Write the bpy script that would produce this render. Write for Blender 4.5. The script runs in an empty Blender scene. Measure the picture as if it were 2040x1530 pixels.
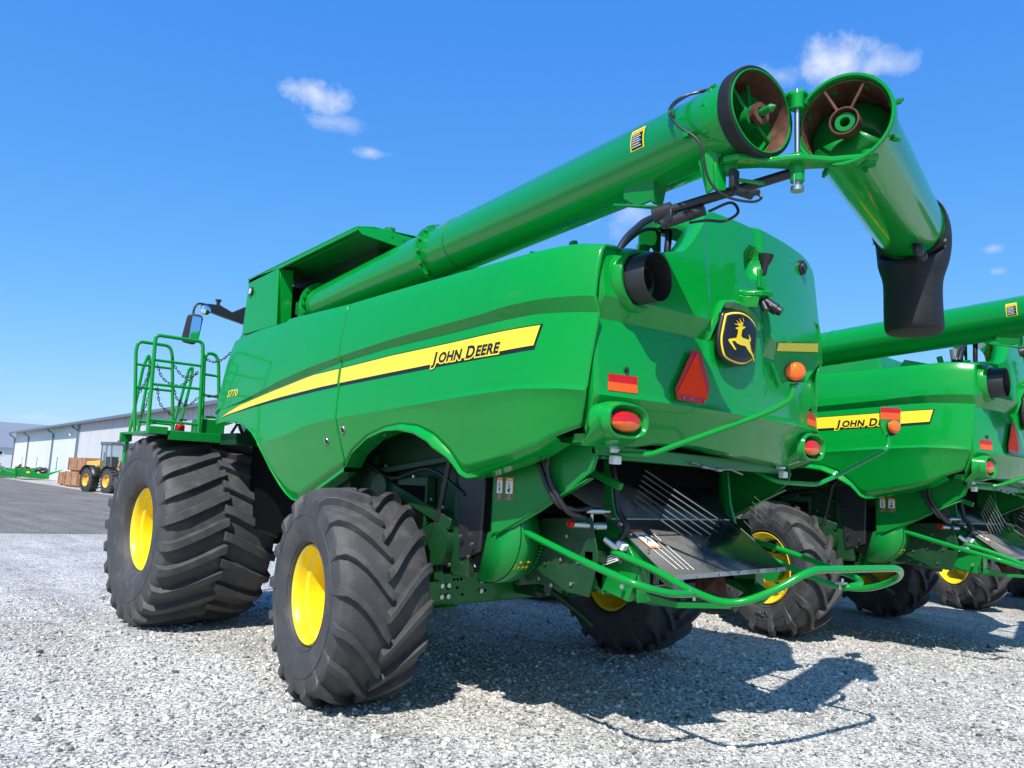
import bpy, bmesh, math, random
import numpy as np
from mathutils import Vector, Matrix
rad = math.radians
random.seed(7); RNG = np.random.default_rng(5)
S = bpy.context.scene; COL = S.collection

# ---------------- camera ----------------
cam_d = bpy.data.cameras.new('camera'); cam = bpy.data.objects.new('camera', cam_d); COL.objects.link(cam)
cam_d.sensor_width = 36; cam_d.lens = 1552.82/2040*36; cam_d.clip_start = .05; cam_d.clip_end = 6000
_r = Vector((0.72833299,-0.68370779,0.04554902)); _u = Vector((-0.12167474,-0.06362677,0.99052859)); _f = Vector((0.67433397,0.72697682,0.12953144))
M = Matrix((( _r[0],_u[0],-_f[0],-4.9742),(_r[1],_u[1],-_f[1],-5.4042),(_r[2],_u[2],-_f[2],1.6809),(0,0,0,1)))
cam.matrix_world = M; S.camera = cam

# ---------------- world: sky with a few small clouds ----------------
W = bpy.data.worlds.new('World'); S.world = W; W.use_nodes = True
nt = W.node_tree; nt.nodes.clear(); N = nt.nodes; L = nt.links
def nn(nt, t, **k):
    n = nt.nodes.new(t)
    for a, b in k.items(): setattr(n, a, b)
    return n
out = nn(nt,'ShaderNodeOutputWorld'); bg = nn(nt,'ShaderNodeBackground'); bg.inputs[1].default_value = SKYSTR = 0.135
sky = nn(nt,'ShaderNodeTexSky', sky_type='NISHITA', sun_disc=False)
sky.sun_elevation = rad(50.2); sky.sun_rotation = rad(237); sky.air_density = 1.0; sky.dust_density = .5; sky.ozone_density = 2.0
sepc = nn(nt,'ShaderNodeSeparateColor'); cmb = nn(nt,'ShaderNodeCombineColor'); L.new(sky.outputs[0], sepc.inputs[0])
for i, (g, pw) in enumerate(((.386,1.12),(1.163,.68),(3.84,.22))):
    a_ = nn(nt,'ShaderNodeMath', operation='POWER'); a_.inputs[1].default_value = pw; L.new(sepc.outputs[i], a_.inputs[0]); b_ = nn(nt,'ShaderNodeMath', operation='MULTIPLY'); b_.inputs[1].default_value = g; L.new(a_.outputs[0], b_.inputs[0]); L.new(b_.outputs[0], cmb.inputs[i])
tc = nn(nt,'ShaderNodeTexCoord')
def vmath(op, a, b=None, s=None):
    n = nn(nt,'ShaderNodeVectorMath', operation=op)
    for i, v in enumerate((a, b)):
        if v is None: continue
        if isinstance(v, (tuple, Vector)): n.inputs[i].default_value = tuple(v)
        else: L.new(v, n.inputs[i])
    if s is not None: n.inputs['Scale'].default_value = s
    return n
def mth(op, a, b=None, c=None, clamp=False):
    n = nn(nt,'ShaderNodeMath', operation=op, use_clamp=clamp)
    for i, v in enumerate((a, b, c)):
        if v is None: continue
        if isinstance(v, (int, float)): n.inputs[i].default_value = v
        else: L.new(v, n.inputs[i])
    return n.outputs[0]
dirn = vmath('NORMALIZE', tc.outputs['Generated']).outputs[0]
noise = nn(nt,'ShaderNodeTexNoise'); noise.inputs['Scale'].default_value = 26; noise.inputs['Detail'].default_value = 9; noise.inputs['Roughness'].default_value = .58
warp = nn(nt,'ShaderNodeTexNoise'); warp.inputs['Scale'].default_value = 7; warp.inputs['Detail'].default_value = 4
L.new(dirn, noise.inputs['Vector']); L.new(dirn, warp.inputs['Vector'])
CLOUDS = [((0.4084,0.7982,0.4428),.042,.024,.80),((0.43,0.80,0.418),.05,.012,.35),((0.479,0.7855,0.3919),.022,.010,.55),
          ((0.795,0.366,0.480),.050,.030,.85),((0.822,0.318,0.472),.040,.018,.6),((0.772,0.41,0.472),.045,.018,.5),((0.9281,0.249,0.2768),.014,.006,.35),
          ((0.9352,0.2469,0.254),.010,.005,.30),((0.7313,0.592,0.3386),.06,.03,.42),((0.2042,0.9777,0.05),.04,.006,.2),
          ((-0.80,-0.35,0.42),.25,.10,.8),((-0.62,0.55,0.33),.18,.05,.6),((-0.3,-0.85,0.38),.3,.08,.7)]
mask = None
for (d, a, b, st) in CLOUDS:
    d = Vector(d).normalized(); rt = d.cross(Vector((0,0,1))).normalized(); up = rt.cross(d)
    dd = vmath('DOT_PRODUCT', dirn, d).outputs['Value']
    x = mth('DIVIDE', vmath('DOT_PRODUCT', dirn, rt).outputs['Value'], a); y = mth('DIVIDE', vmath('DOT_PRODUCT', dirn, up).outputs['Value'], b)
    rr = mth('SQRT', mth('ADD', mth('MULTIPLY', x, x), mth('MULTIPLY', y, y)))
    m = mth('SUBTRACT', 1.0, rr)
    m = mth('ADD', m, mth('MULTIPLY', mth('SUBTRACT', noise.outputs[0], .52), 2.6))
    m = mth('ADD', m, mth('MULTIPLY', mth('SUBTRACT', warp.outputs[0], .5), 1.2))
    m = mth('MULTIPLY', mth('MULTIPLY', m, .95, clamp=True), st)
    m = mth('MULTIPLY', m, mth('MULTIPLY', mth('SUBTRACT', 1.7, rr), 1.6, clamp=True))
    m = mth('MULTIPLY', m, mth('GREATER_THAN', dd, 0.0))
    mask = m if mask is None else mth('MAXIMUM', mask, m)
cmix = nn(nt,'ShaderNodeMix', data_type='RGBA'); L.new(mask, cmix.inputs[0]); L.new(cmb.outputs[0], cmix.inputs[6])
cmix.inputs[7].default_value = (5.0,5.3,5.9,1)
L.new(cmix.outputs[2], bg.inputs[0]); L.new(bg.outputs[0], out.inputs[0])
W.cycles.sampling_method = 'MANUAL'; W.cycles.sample_map_resolution = 1024

# ---------------- sun ----------------
sd = bpy.data.lights.new('sun','SUN'); sd.energy = 4.5; sd.angle = rad(.53); sd.color = (1,.965,.90)
so = bpy.data.objects.new('sun', sd); COL.objects.link(so)
so.rotation_euler = Vector((0.70,0.45,-1.0)).to_track_quat('-Z','Y').to_euler(); so.location = (-20,-14,32)
S.view_settings.view_transform = 'Standard'; S.view_settings.look = 'None'; S.view_settings.exposure = 0.42; S.view_settings.gamma = 1.0

# ---------------- materials ----------------
def newmat(name):
    m = bpy.data.materials.new(name); m.use_nodes = True; return m, m.node_tree, m.node_tree.nodes['Principled BSDF']
def noise_node(t, scale, detail=4, rough=.55, vec=None, obj=True):
    n = t.nodes.new('ShaderNodeTexNoise'); n.inputs['Scale'].default_value = scale; n.inputs['Detail'].default_value = detail; n.inputs['Roughness'].default_value = rough
    c = t.nodes.new('ShaderNodeTexCoord'); t.links.new(c.outputs['Object'], n.inputs['Vector']); return n
def mat(name, col, rough=.5, metal=0, coat=0, var=.12, nscale=6, bump=0, bscale=80, spec=.5, dirt=None, dirtamt=.25):
    m, t, p = newmat(name)
    p.inputs['Roughness'].default_value = rough; p.inputs['Metallic'].default_value = metal
    p.inputs['Coat Weight'].default_value = coat; p.inputs['Coat Roughness'].default_value = .04; p.inputs['Specular IOR Level'].default_value = spec
    n = noise_node(t, nscale, 6); r = t.nodes.new('ShaderNodeMapRange'); r.inputs[3].default_value = 1-var; r.inputs[4].default_value = 1+var
    t.links.new(n.outputs[0], r.inputs[0])
    mx = t.nodes.new('ShaderNodeMix'); mx.data_type = 'RGBA'; mx.blend_type = 'MULTIPLY'; mx.inputs[0].default_value = 1; mx.inputs[6].default_value = (*col,1)
    t.links.new(r.outputs[0], mx.inputs[7]); src = mx.outputs[2]
    if dirt:
        n2 = noise_node(t, nscale*.7, 8, .65); cr = t.nodes.new('ShaderNodeValToRGB'); cr.color_ramp.elements[0].position = .48; cr.color_ramp.elements[1].position = .75
        t.links.new(n2.outputs[0], cr.inputs[0]); sc = t.nodes.new('ShaderNodeMath'); sc.operation = 'MULTIPLY'; sc.inputs[1].default_value = dirtamt; t.links.new(cr.outputs[0], sc.inputs[0])
        m2 = t.nodes.new('ShaderNodeMix'); m2.data_type = 'RGBA'; m2.inputs[7].default_value = (*dirt,1); t.links.new(sc.outputs[0], m2.inputs[0]); t.links.new(src, m2.inputs[6]); src = m2.outputs[2]
        m3 = t.nodes.new('ShaderNodeMapRange'); m3.inputs[3].default_value = rough; m3.inputs[4].default_value = min(1, rough+.4); t.links.new(sc.outputs[0], m3.inputs[0]); t.links.new(m3.outputs[0], p.inputs['Roughness'])
    t.links.new(src, p.inputs['Base Color'])
    if bump:
        b = t.nodes.new('ShaderNodeBump'); nb = noise_node(t, bscale, 3); b.inputs['Strength'].default_value = bump; b.inputs['Distance'].default_value = .004
        t.links.new(nb.outputs[0], b.inputs['Height']); t.links.new(b.outputs[0], p.inputs['Normal'])
    return m
GREEN = mat('green_paint', (.0010,.265,.030), .22, coat=.5, var=.04, nscale=2.0, dirt=(.10,.2,.10), dirtamt=.04, spec=.22)
GREENM = mat('green_metal', (.002,.20,.028), .36, coat=.25, var=.07, nscale=4, bump=.15, bscale=140, dirt=(.08,.13,.06), dirtamt=.12, spec=.3)  # rougher sheet metal; its green is darkened for parts lying in shade
DGREEN = mat('green_shaded', (.002,.045,.010), .5, coat=.1, var=.15, nscale=5, dirt=(.05,.06,.04), dirtamt=.3)  # shaded copy of the body green, for undersides and inner parts
YEL = mat('yellow_paint', (.86,.62,.008), .34, coat=.4, var=.05, nscale=5, dirt=(.5,.42,.12), dirtamt=.25)
YDEC = mat('yellow_decal', (.90,.66,.025), .30, coat=.4, var=.02)
BDEC = mat('black_decal', (.010,.011,.014), .42, coat=.1, var=.05, spec=.35)
BLACK = mat('black_plastic', (.018,.019,.021), .42, var=.15, nscale=14, bump=.2)
RUBBER = mat('tyre_rubber', (.046,.045,.047), .62, var=.22, nscale=9, bump=.35, bscale=60, dirt=(.17,.155,.135), dirtamt=.40)
RUBB2 = mat('black_rubber', (.010,.011,.012), .58, var=.2, nscale=10, bump=.15, dirt=(.06,.06,.06), dirtamt=.2, spec=.35)
HOSE = mat('hose_rubber', (.014,.014,.016), .38, var=.1)
DARK = mat('dark_interior', (.002,.003,.0025), .8, var=.2, spec=.1)  # near-black colour holds the shade of enclosed parts, even where sun reaches
STEEL = mat('zinc_steel', (.58,.58,.56), .3, metal=1, var=.1)
CHROME = mat('mirror_glass', (.85,.87,.9), .03, metal=1, var=.01)
RUST = mat('rusted_steel', (.085,.032,.018), .75, var=.4, nscale=18, bump=.3, dirt=(.26,.13,.075), dirtamt=.55)
REDR = mat('red_reflector', (.50,.006,.010), .4, coat=.15, spec=.3, var=.05, nscale=60)
ORR = mat('orange_reflector', (1.0,.10,.008), .45, coat=.1, spec=.3, var=.04, nscale=60)
ORFL = mat('fluorescent_orange', (1.0,.045,.004), .7, var=.02, spec=.15)
WHITE = mat('white_label', (.78,.78,.76), .45, var=.03)
GREYM = mat('grey_metal', (.30,.31,.32), .4, metal=.6, var=.1)
YEL2 = mat('label_yellow', (.85,.62,.02), .4, var=.02)
ORL = mat('label_orange', (.80,.22,.03), .4, var=.02)
LAMP = mat('work_lamp_lens', (.75,.77,.8), .12, metal=.4, coat=.5, var=.1, nscale=90)
def lens(name, col, rough=.12):
    m, t, p = newmat(name); p.inputs['Base Color'].default_value = (*col,1); p.inputs['Roughness'].default_value = rough
    p.inputs['Coat Weight'].default_value = .4
    w = t.nodes.new('ShaderNodeTexVoronoi'); w.inputs['Scale'].default_value = 90; c = t.nodes.new('ShaderNodeTexCoord'); t.links.new(c.outputs['Object'], w.inputs['Vector'])
    b = t.nodes.new('ShaderNodeBump'); b.inputs['Strength'].default_value = .6; b.inputs['Distance'].default_value = .004; t.links.new(w.outputs[0], b.inputs['Height']); t.links.new(b.outputs[0], p.inputs['Normal'])
    return m
REDL = lens('red_lens', (.60,.006,.005)); AMBER = lens('amber_lens', (1.0,.14,.004)); 
# glossy black board with straw dust
DECK, t, p = newmat('spreader_board')
p.inputs['Specular IOR Level'].default_value = .3
n = noise_node(t, 3.0, 8, .6); nf = noise_node(t, 260, 2, .6); cr = t.nodes.new('ShaderNodeValToRGB'); cr.color_ramp.elements[0].position = .44; cr.color_ramp.elements[1].position = .62
c = t.nodes.new('ShaderNodeTexCoord'); sp = t.nodes.new('ShaderNodeSeparateXYZ'); t.links.new(c.outputs['Object'], sp.inputs[0])
mr = t.nodes.new('ShaderNodeMapRange'); mr.inputs[1].default_value = .35; mr.inputs[2].default_value = -.65; mr.inputs[3].default_value = -.25; mr.inputs[4].default_value = .25; t.links.new(sp.outputs[0], mr.inputs[0])
ad = t.nodes.new('ShaderNodeMath'); ad.operation = 'ADD'; t.links.new(n.outputs[0], ad.inputs[0]); t.links.new(mr.outputs[0], ad.inputs[1]); t.links.new(ad.outputs[0], cr.inputs[0])
mm = t.nodes.new('ShaderNodeMath'); mm.operation = 'MULTIPLY'; mf = t.nodes.new('ShaderNodeMapRange'); mf.inputs[1].default_value = .35; mf.inputs[2].default_value = .65; mf.inputs[3].default_value = .35; mf.inputs[4].default_value = 1.0; t.links.new(nf.outputs[0], mf.inputs[0]); t.links.new(cr.outputs[0], mm.inputs[0]); t.links.new(mf.outputs[0], mm.inputs[1])
mx = t.nodes.new('ShaderNodeMix'); mx.data_type = 'RGBA'; mx.inputs[6].default_value = (.012,.014,.018,1); mx.inputs[7].default_value = (.17,.165,.145,1); t.links.new(mm.outputs[0], mx.inputs[0]); t.links.new(mx.outputs[2], p.inputs['Base Color'])
mr2 = t.nodes.new('ShaderNodeMapRange'); mr2.inputs[3].default_value = .26; mr2.inputs[4].default_value = .60; t.links.new(cr.outputs[0], mr2.inputs[0]); t.links.new(mr2.outputs[0], p.inputs['Roughness'])
CLEAR, t, p = newmat('clear_glass'); p.inputs['Base Color'].default_value = (.55,.68,.72,1); p.inputs['Roughness'].default_value = .02; p.inputs['Transmission Weight'].default_value = .92; p.inputs['IOR'].default_value = 1.1
GLASS = mat('tinted_glass', (.03,.045,.055), .04, coat=.5, var=.02)

# ---------------- mesh helpers ----------------
class MB:
    def __init__(s): s.v = []; s.f = []; s.sm = []
    def add(s, V, F, smooth=False):
        o = len(s.v); s.v += [tuple(p) for p in V]; s.f += [tuple(i+o for i in f) for f in F]; s.sm += [smooth]*len(F); return s
    def box(s, c, d, rot=None):
        x, y, z = [k/2 for k in d]; V = [Vector((a,b,e)) for a in (-x,x) for b in (-y,y) for e in (-z,z)]
        if rot is not None: V = [rot @ v for v in V]
        V = [v+Vector(c) for v in V]
        return s.add(V, [(0,1,3,2),(4,6,7,5),(0,4,5,1),(2,3,7,6),(0,2,6,4),(1,5,7,3)])
    def span(s, a, b): return s.box([(p+q)/2 for p, q in zip(a,b)], [abs(p-q) for p, q in zip(a,b)])
    def cyl(s, a, b, r, r2=None, n=16, caps=True):
        a = Vector(a); b = Vector(b); r2 = r if r2 is None else r2; ax = (b-a).normalized(); u = ax.orthogonal().normalized(); w = ax.cross(u)
        V = []; 
        for p, q in ((a,r),(b,r2)):
            V += [p+(u*math.cos(2*math.pi*i/n)+w*math.sin(2*math.pi*i/n))*q for i in range(n)]
        s.add(V, [(i,(i+1)%n,n+(i+1)%n,n+i) for i in range(n)], True)
        if caps: s.add(V, [tuple(range(n))[::-1], tuple(range(n,2*n))])
        return s
    def lathe(s, prof, o, ax, n=32, smooth=True, a0=0, closed=False):
        # prof: (dist along axis, radius)
        o = Vector(o); ax = Vector(ax).normalized(); u = ax.orthogonal().normalized(); w = ax.cross(u); V = []
        for (h, r) in prof: V += [o+ax*h+(u*math.cos(a0+2*math.pi*i/n)+w*math.sin(a0+2*math.pi*i/n))*r for i in range(n)]
        return s.add(V, [(k*n+i, k*n+(i+1)%n, (k+1)*n+(i+1)%n, (k+1)*n+i) for k in range(len(prof)-1) for i in range(n)], smooth)
    def tube(s, path, r, n=10, caps=True, closed=False):
        P = [Vector(p) for p in path]; m = len(P); T = []
        for i in range(m):
            a = P[i-1] if (i > 0 or closed) else P[i]; b = P[(i+1)%m] if (i < m-1 or closed) else P[i]; T.append((b-a).normalized())
        u = T[0].orthogonal().normalized(); V = []
        for i in range(m):
            u = (u-T[i]*u.dot(T[i])).normalized(); w = T[i].cross(u); rr = r[i] if isinstance(r, (list,tuple)) else r
            V += [P[i]+(u*math.cos(2*math.pi*k/n)+w*math.sin(2*math.pi*k/n))*rr for k in range(n)]
        F = [(i*n+k, i*n+(k+1)%n, ((i+1)%m)*n+(k+1)%n, ((i+1)%m)*n+k) for i in range(m if closed else m-1) for k in range(n)]
        s.add(V, F, True)
        if caps and not closed: s.add(V, [tuple(range(n))[::-1], tuple(range((m-1)*n, m*n))])
        return s
    def prism(s, poly, vec):
        # poly: 3D points, extruded by vec
        P = [Vector(p) for p in poly]; n = len(P); v = Vector(vec); V = P+[p+v for p in P]
        return s.add(V, [tuple(range(n)), tuple(range(n,2*n))[::-1]]+[(i, n+i, n+(i+1)%n, (i+1)%n) for i in range(n)])
    def sphere(s, c, r, n=12, sc=(1,1,1)):
        V = []; F = []
        for i in range(n+1):
            for j in range(n): a = math.pi*i/n; b = 2*math.pi*j/n; V.append((c[0]+r*sc[0]*math.sin(a)*math.cos(b), c[1]+r*sc[1]*math.sin(a)*math.sin(b), c[2]+r*sc[2]*math.cos(a)))
        for i in range(n):
            for j in range(n): F.append((i*n+j, (i+1)*n+j, (i+1)*n+(j+1)%n, i*n+(j+1)%n))
        return s.add(V, F, True)
    def bolt(s, c, ax, r=.012, h=.012): return s.cyl(c, Vector(c)+Vector(ax).normalized()*h, r, n=6)
    def build(s, name, mt, parent=None, bevel=0, seg=2, solid=0, off=1, sharp=35, label=None, weld=False, allsmooth=False):
        me = bpy.data.meshes.new(name); me.from_pydata(s.v, [], s.f)
        me.polygons.foreach_set('use_smooth', [True]*len(s.f) if allsmooth else s.sm); 
        bm = bmesh.new(); bm.from_mesh(me)
        if weld: bmesh.ops.remove_doubles(bm, verts=bm.verts, dist=1e-4)
        if not solid: bmesh.ops.recalc_face_normals(bm, faces=bm.faces)
        bm.to_mesh(me); bm.free(); me.update()
        me.set_sharp_from_angle(angle=rad(sharp))
        for m_ in (mt if isinstance(mt, (list,tuple)) else [mt]): me.materials.append(m_)
        o = bpy.data.objects.new(name, me); COL.objects.link(o)
        if parent is not None: o.parent = parent
        if solid:
            q = o.modifiers.new('solid','SOLIDIFY'); q.thickness = solid; q.offset = off
        if bevel:
            q = o.modifiers.new('bevel','BEVEL'); q.width = bevel; q.segments = seg; q.limit_method = 'ANGLE'; q.angle_limit = rad(35); q.harden_normals = False
        if label: o['label'] = label
        return o
def fillet(P, r, n=6):
    P = [Vector(p) for p in P]; out = [P[0]]
    for i in range(1, len(P)-1):
        a, b, c = P[i-1], P[i], P[i+1]; d1 = (a-b); d2 = (c-b); rr = min(r, d1.length*.48, d2.length*.48)
        p0 = b+d1.normalized()*rr; p1 = b+d2.normalized()*rr
        for k in range(n+1): t = k/n; out.append(p0*(1-t)**2+b*2*t*(1-t)+p1*t*t)
    out.append(P[-1]); return out
def catmull(P, n=8):
    P = [Vector(p) for p in P]; Q = [P[0]*2-P[1]]+P+[P[-1]*2-P[-2]]; out = []
    for i in range(1, len(Q)-2):
        for k in range(n):
            t = k/n; a, b, c, d = Q[i-1:i+3]; out.append(.5*((2*b)+(c-a)*t+(2*a-5*b+4*c-d)*t*t+(3*b-a-3*c+d)*t**3))
    out.append(P[-1]); return out
def empty(name, loc=(0,0,0), rz=0, parent=None):
    o = bpy.data.objects.new(name, None); COL.objects.link(o); o.location = loc; o.rotation_euler = (0,0,rz); o.empty_display_size = .2
    if parent is not None: o.parent = parent
    return o
def tag(o, label=None, cat=None, group=None, kind=None):
    if label: o['label'] = label
    if cat: o['category'] = cat
    if group: o['group'] = group
    if kind: o['kind'] = kind
    return o
def interp(x, P): 
    P = sorted(P); return float(np.interp(x, [p[0] for p in P], [p[1] for p in P]))
_tx = {}
def text2d(s, size=1.0, offset=0.0, shear=0.0, space=1.0):
    key = (s,size,offset,shear,space)
    if key in _tx: return _tx[key]
    c = bpy.data.curves.new('t','FONT'); c.body = s; c.size = size; c.offset = offset; c.shear = shear; c.space_character = space; c.resolution_u = 4
    o = bpy.data.objects.new('t', c); COL.objects.link(o); dg = bpy.context.evaluated_depsgraph_get(); me = bpy.data.meshes.new_from_object(o.evaluated_get(dg))
    V = [tuple(v.co)[:2] for v in me.vertices]; F = [tuple(p.vertices) for p in me.polygons]
    bpy.data.objects.remove(o); bpy.data.curves.remove(c); bpy.data.meshes.remove(me); _tx[key] = (V, F); return V, F
def place_text(mb, s, fn, size, **k):
    V, F = text2d(s, size, **k); mb.add([fn(x, y) for x, y in V], F)
def sstep(x, a, b): t = min(1, max(0, (x-a)/(b-a))); return t*t*(3-2*t)
# ---------------- traced profiles of the machine (machine axes: X right, Y forward, Z up; rear axle above the origin) ----------------
TOP = [(2.694,3.10),(2.562,3.119),(2.029,3.14),(1.465,3.145),(1.429,3.168),(1.162,3.165),(0.356,3.155),(-0.453,3.171),(-1.075,3.177),(-1.61,3.182),(-1.879,3.192),(-2.069,3.200),(-2.203,3.198),(-2.326,3.182),(-2.40,3.173)]
BT = [(2.747,2.322),(1.986,2.445),(1.39,2.554),(0.839,2.631),(0.236,2.695),(-0.485,2.755),(-1.019,2.786),(-1.504,2.812),(-1.725,2.833),(-2.01,2.848),(-2.247,2.846),(-2.40,2.835)]
BB = [(2.80,2.318),(2.119,2.405),(1.504,2.495),(0.947,2.568),(0.336,2.640),(-0.402,2.700),(-1.115,2.732),(-1.667,2.76),(-1.963,2.768),(-2.209,2.758),(-2.40,2.745)]
CR = [(2.9,1.95),(1.689,1.976),(1.213,2.039),(0.879,2.110),(0.556,2.149),(0.271,2.172),(-0.227,2.201),(-0.629,2.222),(-1.219,2.257),(-1.588,2.276),(-1.896,2.287),(-2.196,2.279),(-2.40,2.262)]
BOT = [(2.90,2.190),(2.741,2.194),(2.536,2.217),(2.295,2.209),(2.095,2.165),(1.903,2.088),(1.759,2.0),(1.679,1.891),(1.596,1.747),(1.484,1.605),(1.381,1.516),(1.297,1.474),(1.2,1.462),(1.113,1.485),(0.774,1.618),(0.331,1.775)]
ARCH = [(0.331,1.785),(0.29,1.80),(0.165,1.902),(-0.104,2.021),(-0.367,2.083),(-0.575,2.102),(-0.777,2.082),(-0.939,2.022),(-1.04,1.94),(-1.101,1.882),(-1.174,1.772),(-1.222,1.75),(-1.388,1.783),(-1.713,1.855),(-1.946,1.923),(-2.138,1.994),(-2.40,2.07)]
def inset(Y):
    a = 0
    if Y < -1.5: a += .18*((-1.5-Y)/.9)**2.6
    if Y > .3: a += .05*((Y-.3)/2.4)**2
    return a
def side_x(Y, z):
    t, bt, bb, cr = (interp(Y, q) for q in (TOP, BT, BB, CR)); amp = min(1, max(0, (bt-bb)/.07)); xin = -1.66+.055*amp
    if z >= bt: x = -1.66+.06*((z-bt)/max(.01, t-bt))**1.6
    elif z >= bb: x = xin+(-1.66-xin)*((z-bb)/(bt-bb+1e-6))
    elif z >= cr: x = -1.65+(xin+1.65)*((z-cr)/(bb-cr))**1.5-(.009*sstep(-Y, .2, 1.4)*(1-(z-cr)/.03) if z < cr+.03 else 0)
    else: x = -1.65+(cr-z)*.33
    return x+inset(Y)
FRY = [(3.10,2.70),(2.766,2.79),(2.44,2.86),(2.28,2.88),(2.17,2.87),(1.4,2.87)]; RRY = [(3.2,-2.375),(2.83,-2.37),(2.27,-2.315),(2.04,-2.215),(1.6,-2.1)]
def remapY(Y, z):
    if Y > 2.2: return 2.2+(Y-2.2)*(interp(z, FRY)-2.2)/.55
    if Y < -1.9: return -1.9-(-1.9-Y)*(-1.9-interp(z, RRY))/.45
    return Y
def side_grid(Ys, bot, mirror=1):
    rows = []
    for Y in Ys:
        t, bt, bb = interp(Y, TOP), interp(Y, BT), interp(Y, BB); b = interp(Y, bot); cr = max(interp(Y, CR), b+.02)
        zs = [t+(bt-t)*k/7 for k in range(7)]+[bt, (bt*.5+bb*.5), bb]+[bb+(cr-bb)*k/7 for k in range(1,7)]+[cr+min(.03, (bb-cr)*.1)]+[cr]+[cr+(b-cr)*k/7 for k in range(1,8)]
        col = []
        x0 = side_x(Y, t-.001)
        for dx, dz in ((.30,.02),(.09,.022),(.035,.017),(.010,.006)): col.append((x0+dx, remapY(Y, t), t+dz-.012))
        col += [(side_x(Y, z), remapY(Y, z), z) for z in zs[1:]]
        rows.append(col)
    V = [(mirror*p[0], p[1], p[2]) for r in rows for p in r]; n = len(rows[0])
    F = [(i*n+j, (i+1)*n+j, (i+1)*n+j+1, i*n+j+1) for i in range(len(rows)-1) for j in range(n-1)]
    if mirror < 0: V = [(x-.045*sstep(-y, 1.7, 2.3), y, z) for x, y, z in V]; F = [f[::-1] for f in F]
    return V, F
def resample(P, n):
    P = [Vector((a, b, 0)) for a, b in P]; d = [0]
    for a, b in zip(P, P[1:]): d.append(d[-1]+(b-a).length)
    out = []
    for k in range(n):
        t = d[-1]*k/(n-1); j = min(len(d)-2, max(0, int(np.searchsorted(d, t))-1)); u = (t-d[j])/(d[j+1]-d[j]+1e-9); q = P[j].lerp(P[j+1], u); out.append((q.x, q.y))
    return out
def lip(mb, edge, mirror, wid=.035, drop=.052, inward=.13, n=70, flat=False):
    E = resample(edge, n); V = []; wf = wid if callable(wid) else (lambda Y: (wid, drop))
    for i, (Y, z) in enumerate(E):
        a = Vector(E[max(0,i-1)]); b = Vector(E[min(n-1,i+1)]); tn = (b-a).normalized(); nr = Vector((-tn.y, tn.x))
        if nr.y > 0: nr = -nr
        # normal pointing into the opening (down-ish side of the edge)
        x = side_x(Y, z); yy = remapY(Y, z); wd_, dp_ = wf(Y)
        sec = [(x,0,0),(x-wd_*.45,.35,0),(x-wd_*.8,.75,0),(x-wd_*.7,1,0),(x+.012,1.10,0),(x+inward,1.12,0)]
        for (xx, k, _) in sec: V.append((mirror*xx, yy+nr.x*dp_*k, z+nr.y*dp_*k))
    m = 6; F = [(i*m+j, (i+1)*m+j, (i+1)*m+j+1, i*m+j+1) for i in range(n-1) for j in range(m-1)]
    if mirror < 0: F = [f[::-1] for f in F]
    mb.add(V, F, True)
def rear_top(X): return interp(X, [(-1.50,3.165),(-1.2,3.215),(-1.0,3.24),(-.82,3.275),(-.70,3.315),(-.60,3.41),(-.48,3.56),(-.40,3.66),(-.33,3.71),(-.26,3.725),(0,3.74),(.27,3.75),(.83,3.765),(1.12,3.765),(1.25,3.75),(1.33,3.72),(1.40,3.66),(1.44,3.60),(1.475,3.52),(1.5,3.50)])
def rear_y(X, z):
    y = -2.485+.075*X*X
    if X > 1.38: y += 3.0*(X-1.38)**2
    if X < -1.40: y += 2.0*(-1.40-X)**2
    band = 1-sstep(X, -.48, -.40)*(1-sstep(X, .26, .33))
    if z > 2.86: y += -.035*band+.10*(z-2.86)
    elif z > 2.73: y += -.035*band*(z-2.73)/.13+.03*band*(1-(z-2.73)/.13)
    elif z > 2.25: y += .03*band*((z-2.25)/.48)**2-.012*(1-((z-2.25)/.48))
    else: y += (2.25-z)*.5-.012
    if 2.25 <= z < 2.285: y -= .011*(1-(z-2.25)/.035)
    # oval recess above the badge
    du = ((X-.20)-.25*(z-3.43))/.125; dv = (z-3.43)/.135; q = du*du+dv*dv
    if q < 1: y += .075*(1-q)**.5*sstep(1-q, 0, .2)
    return y
def rear_bot(X): return interp(X, [(-1.5,1.965),(-1.05,1.965),(-.85,2.0),(-.43,2.01),(0,1.985),(1.0,1.95),(1.5,1.94)])

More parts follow.
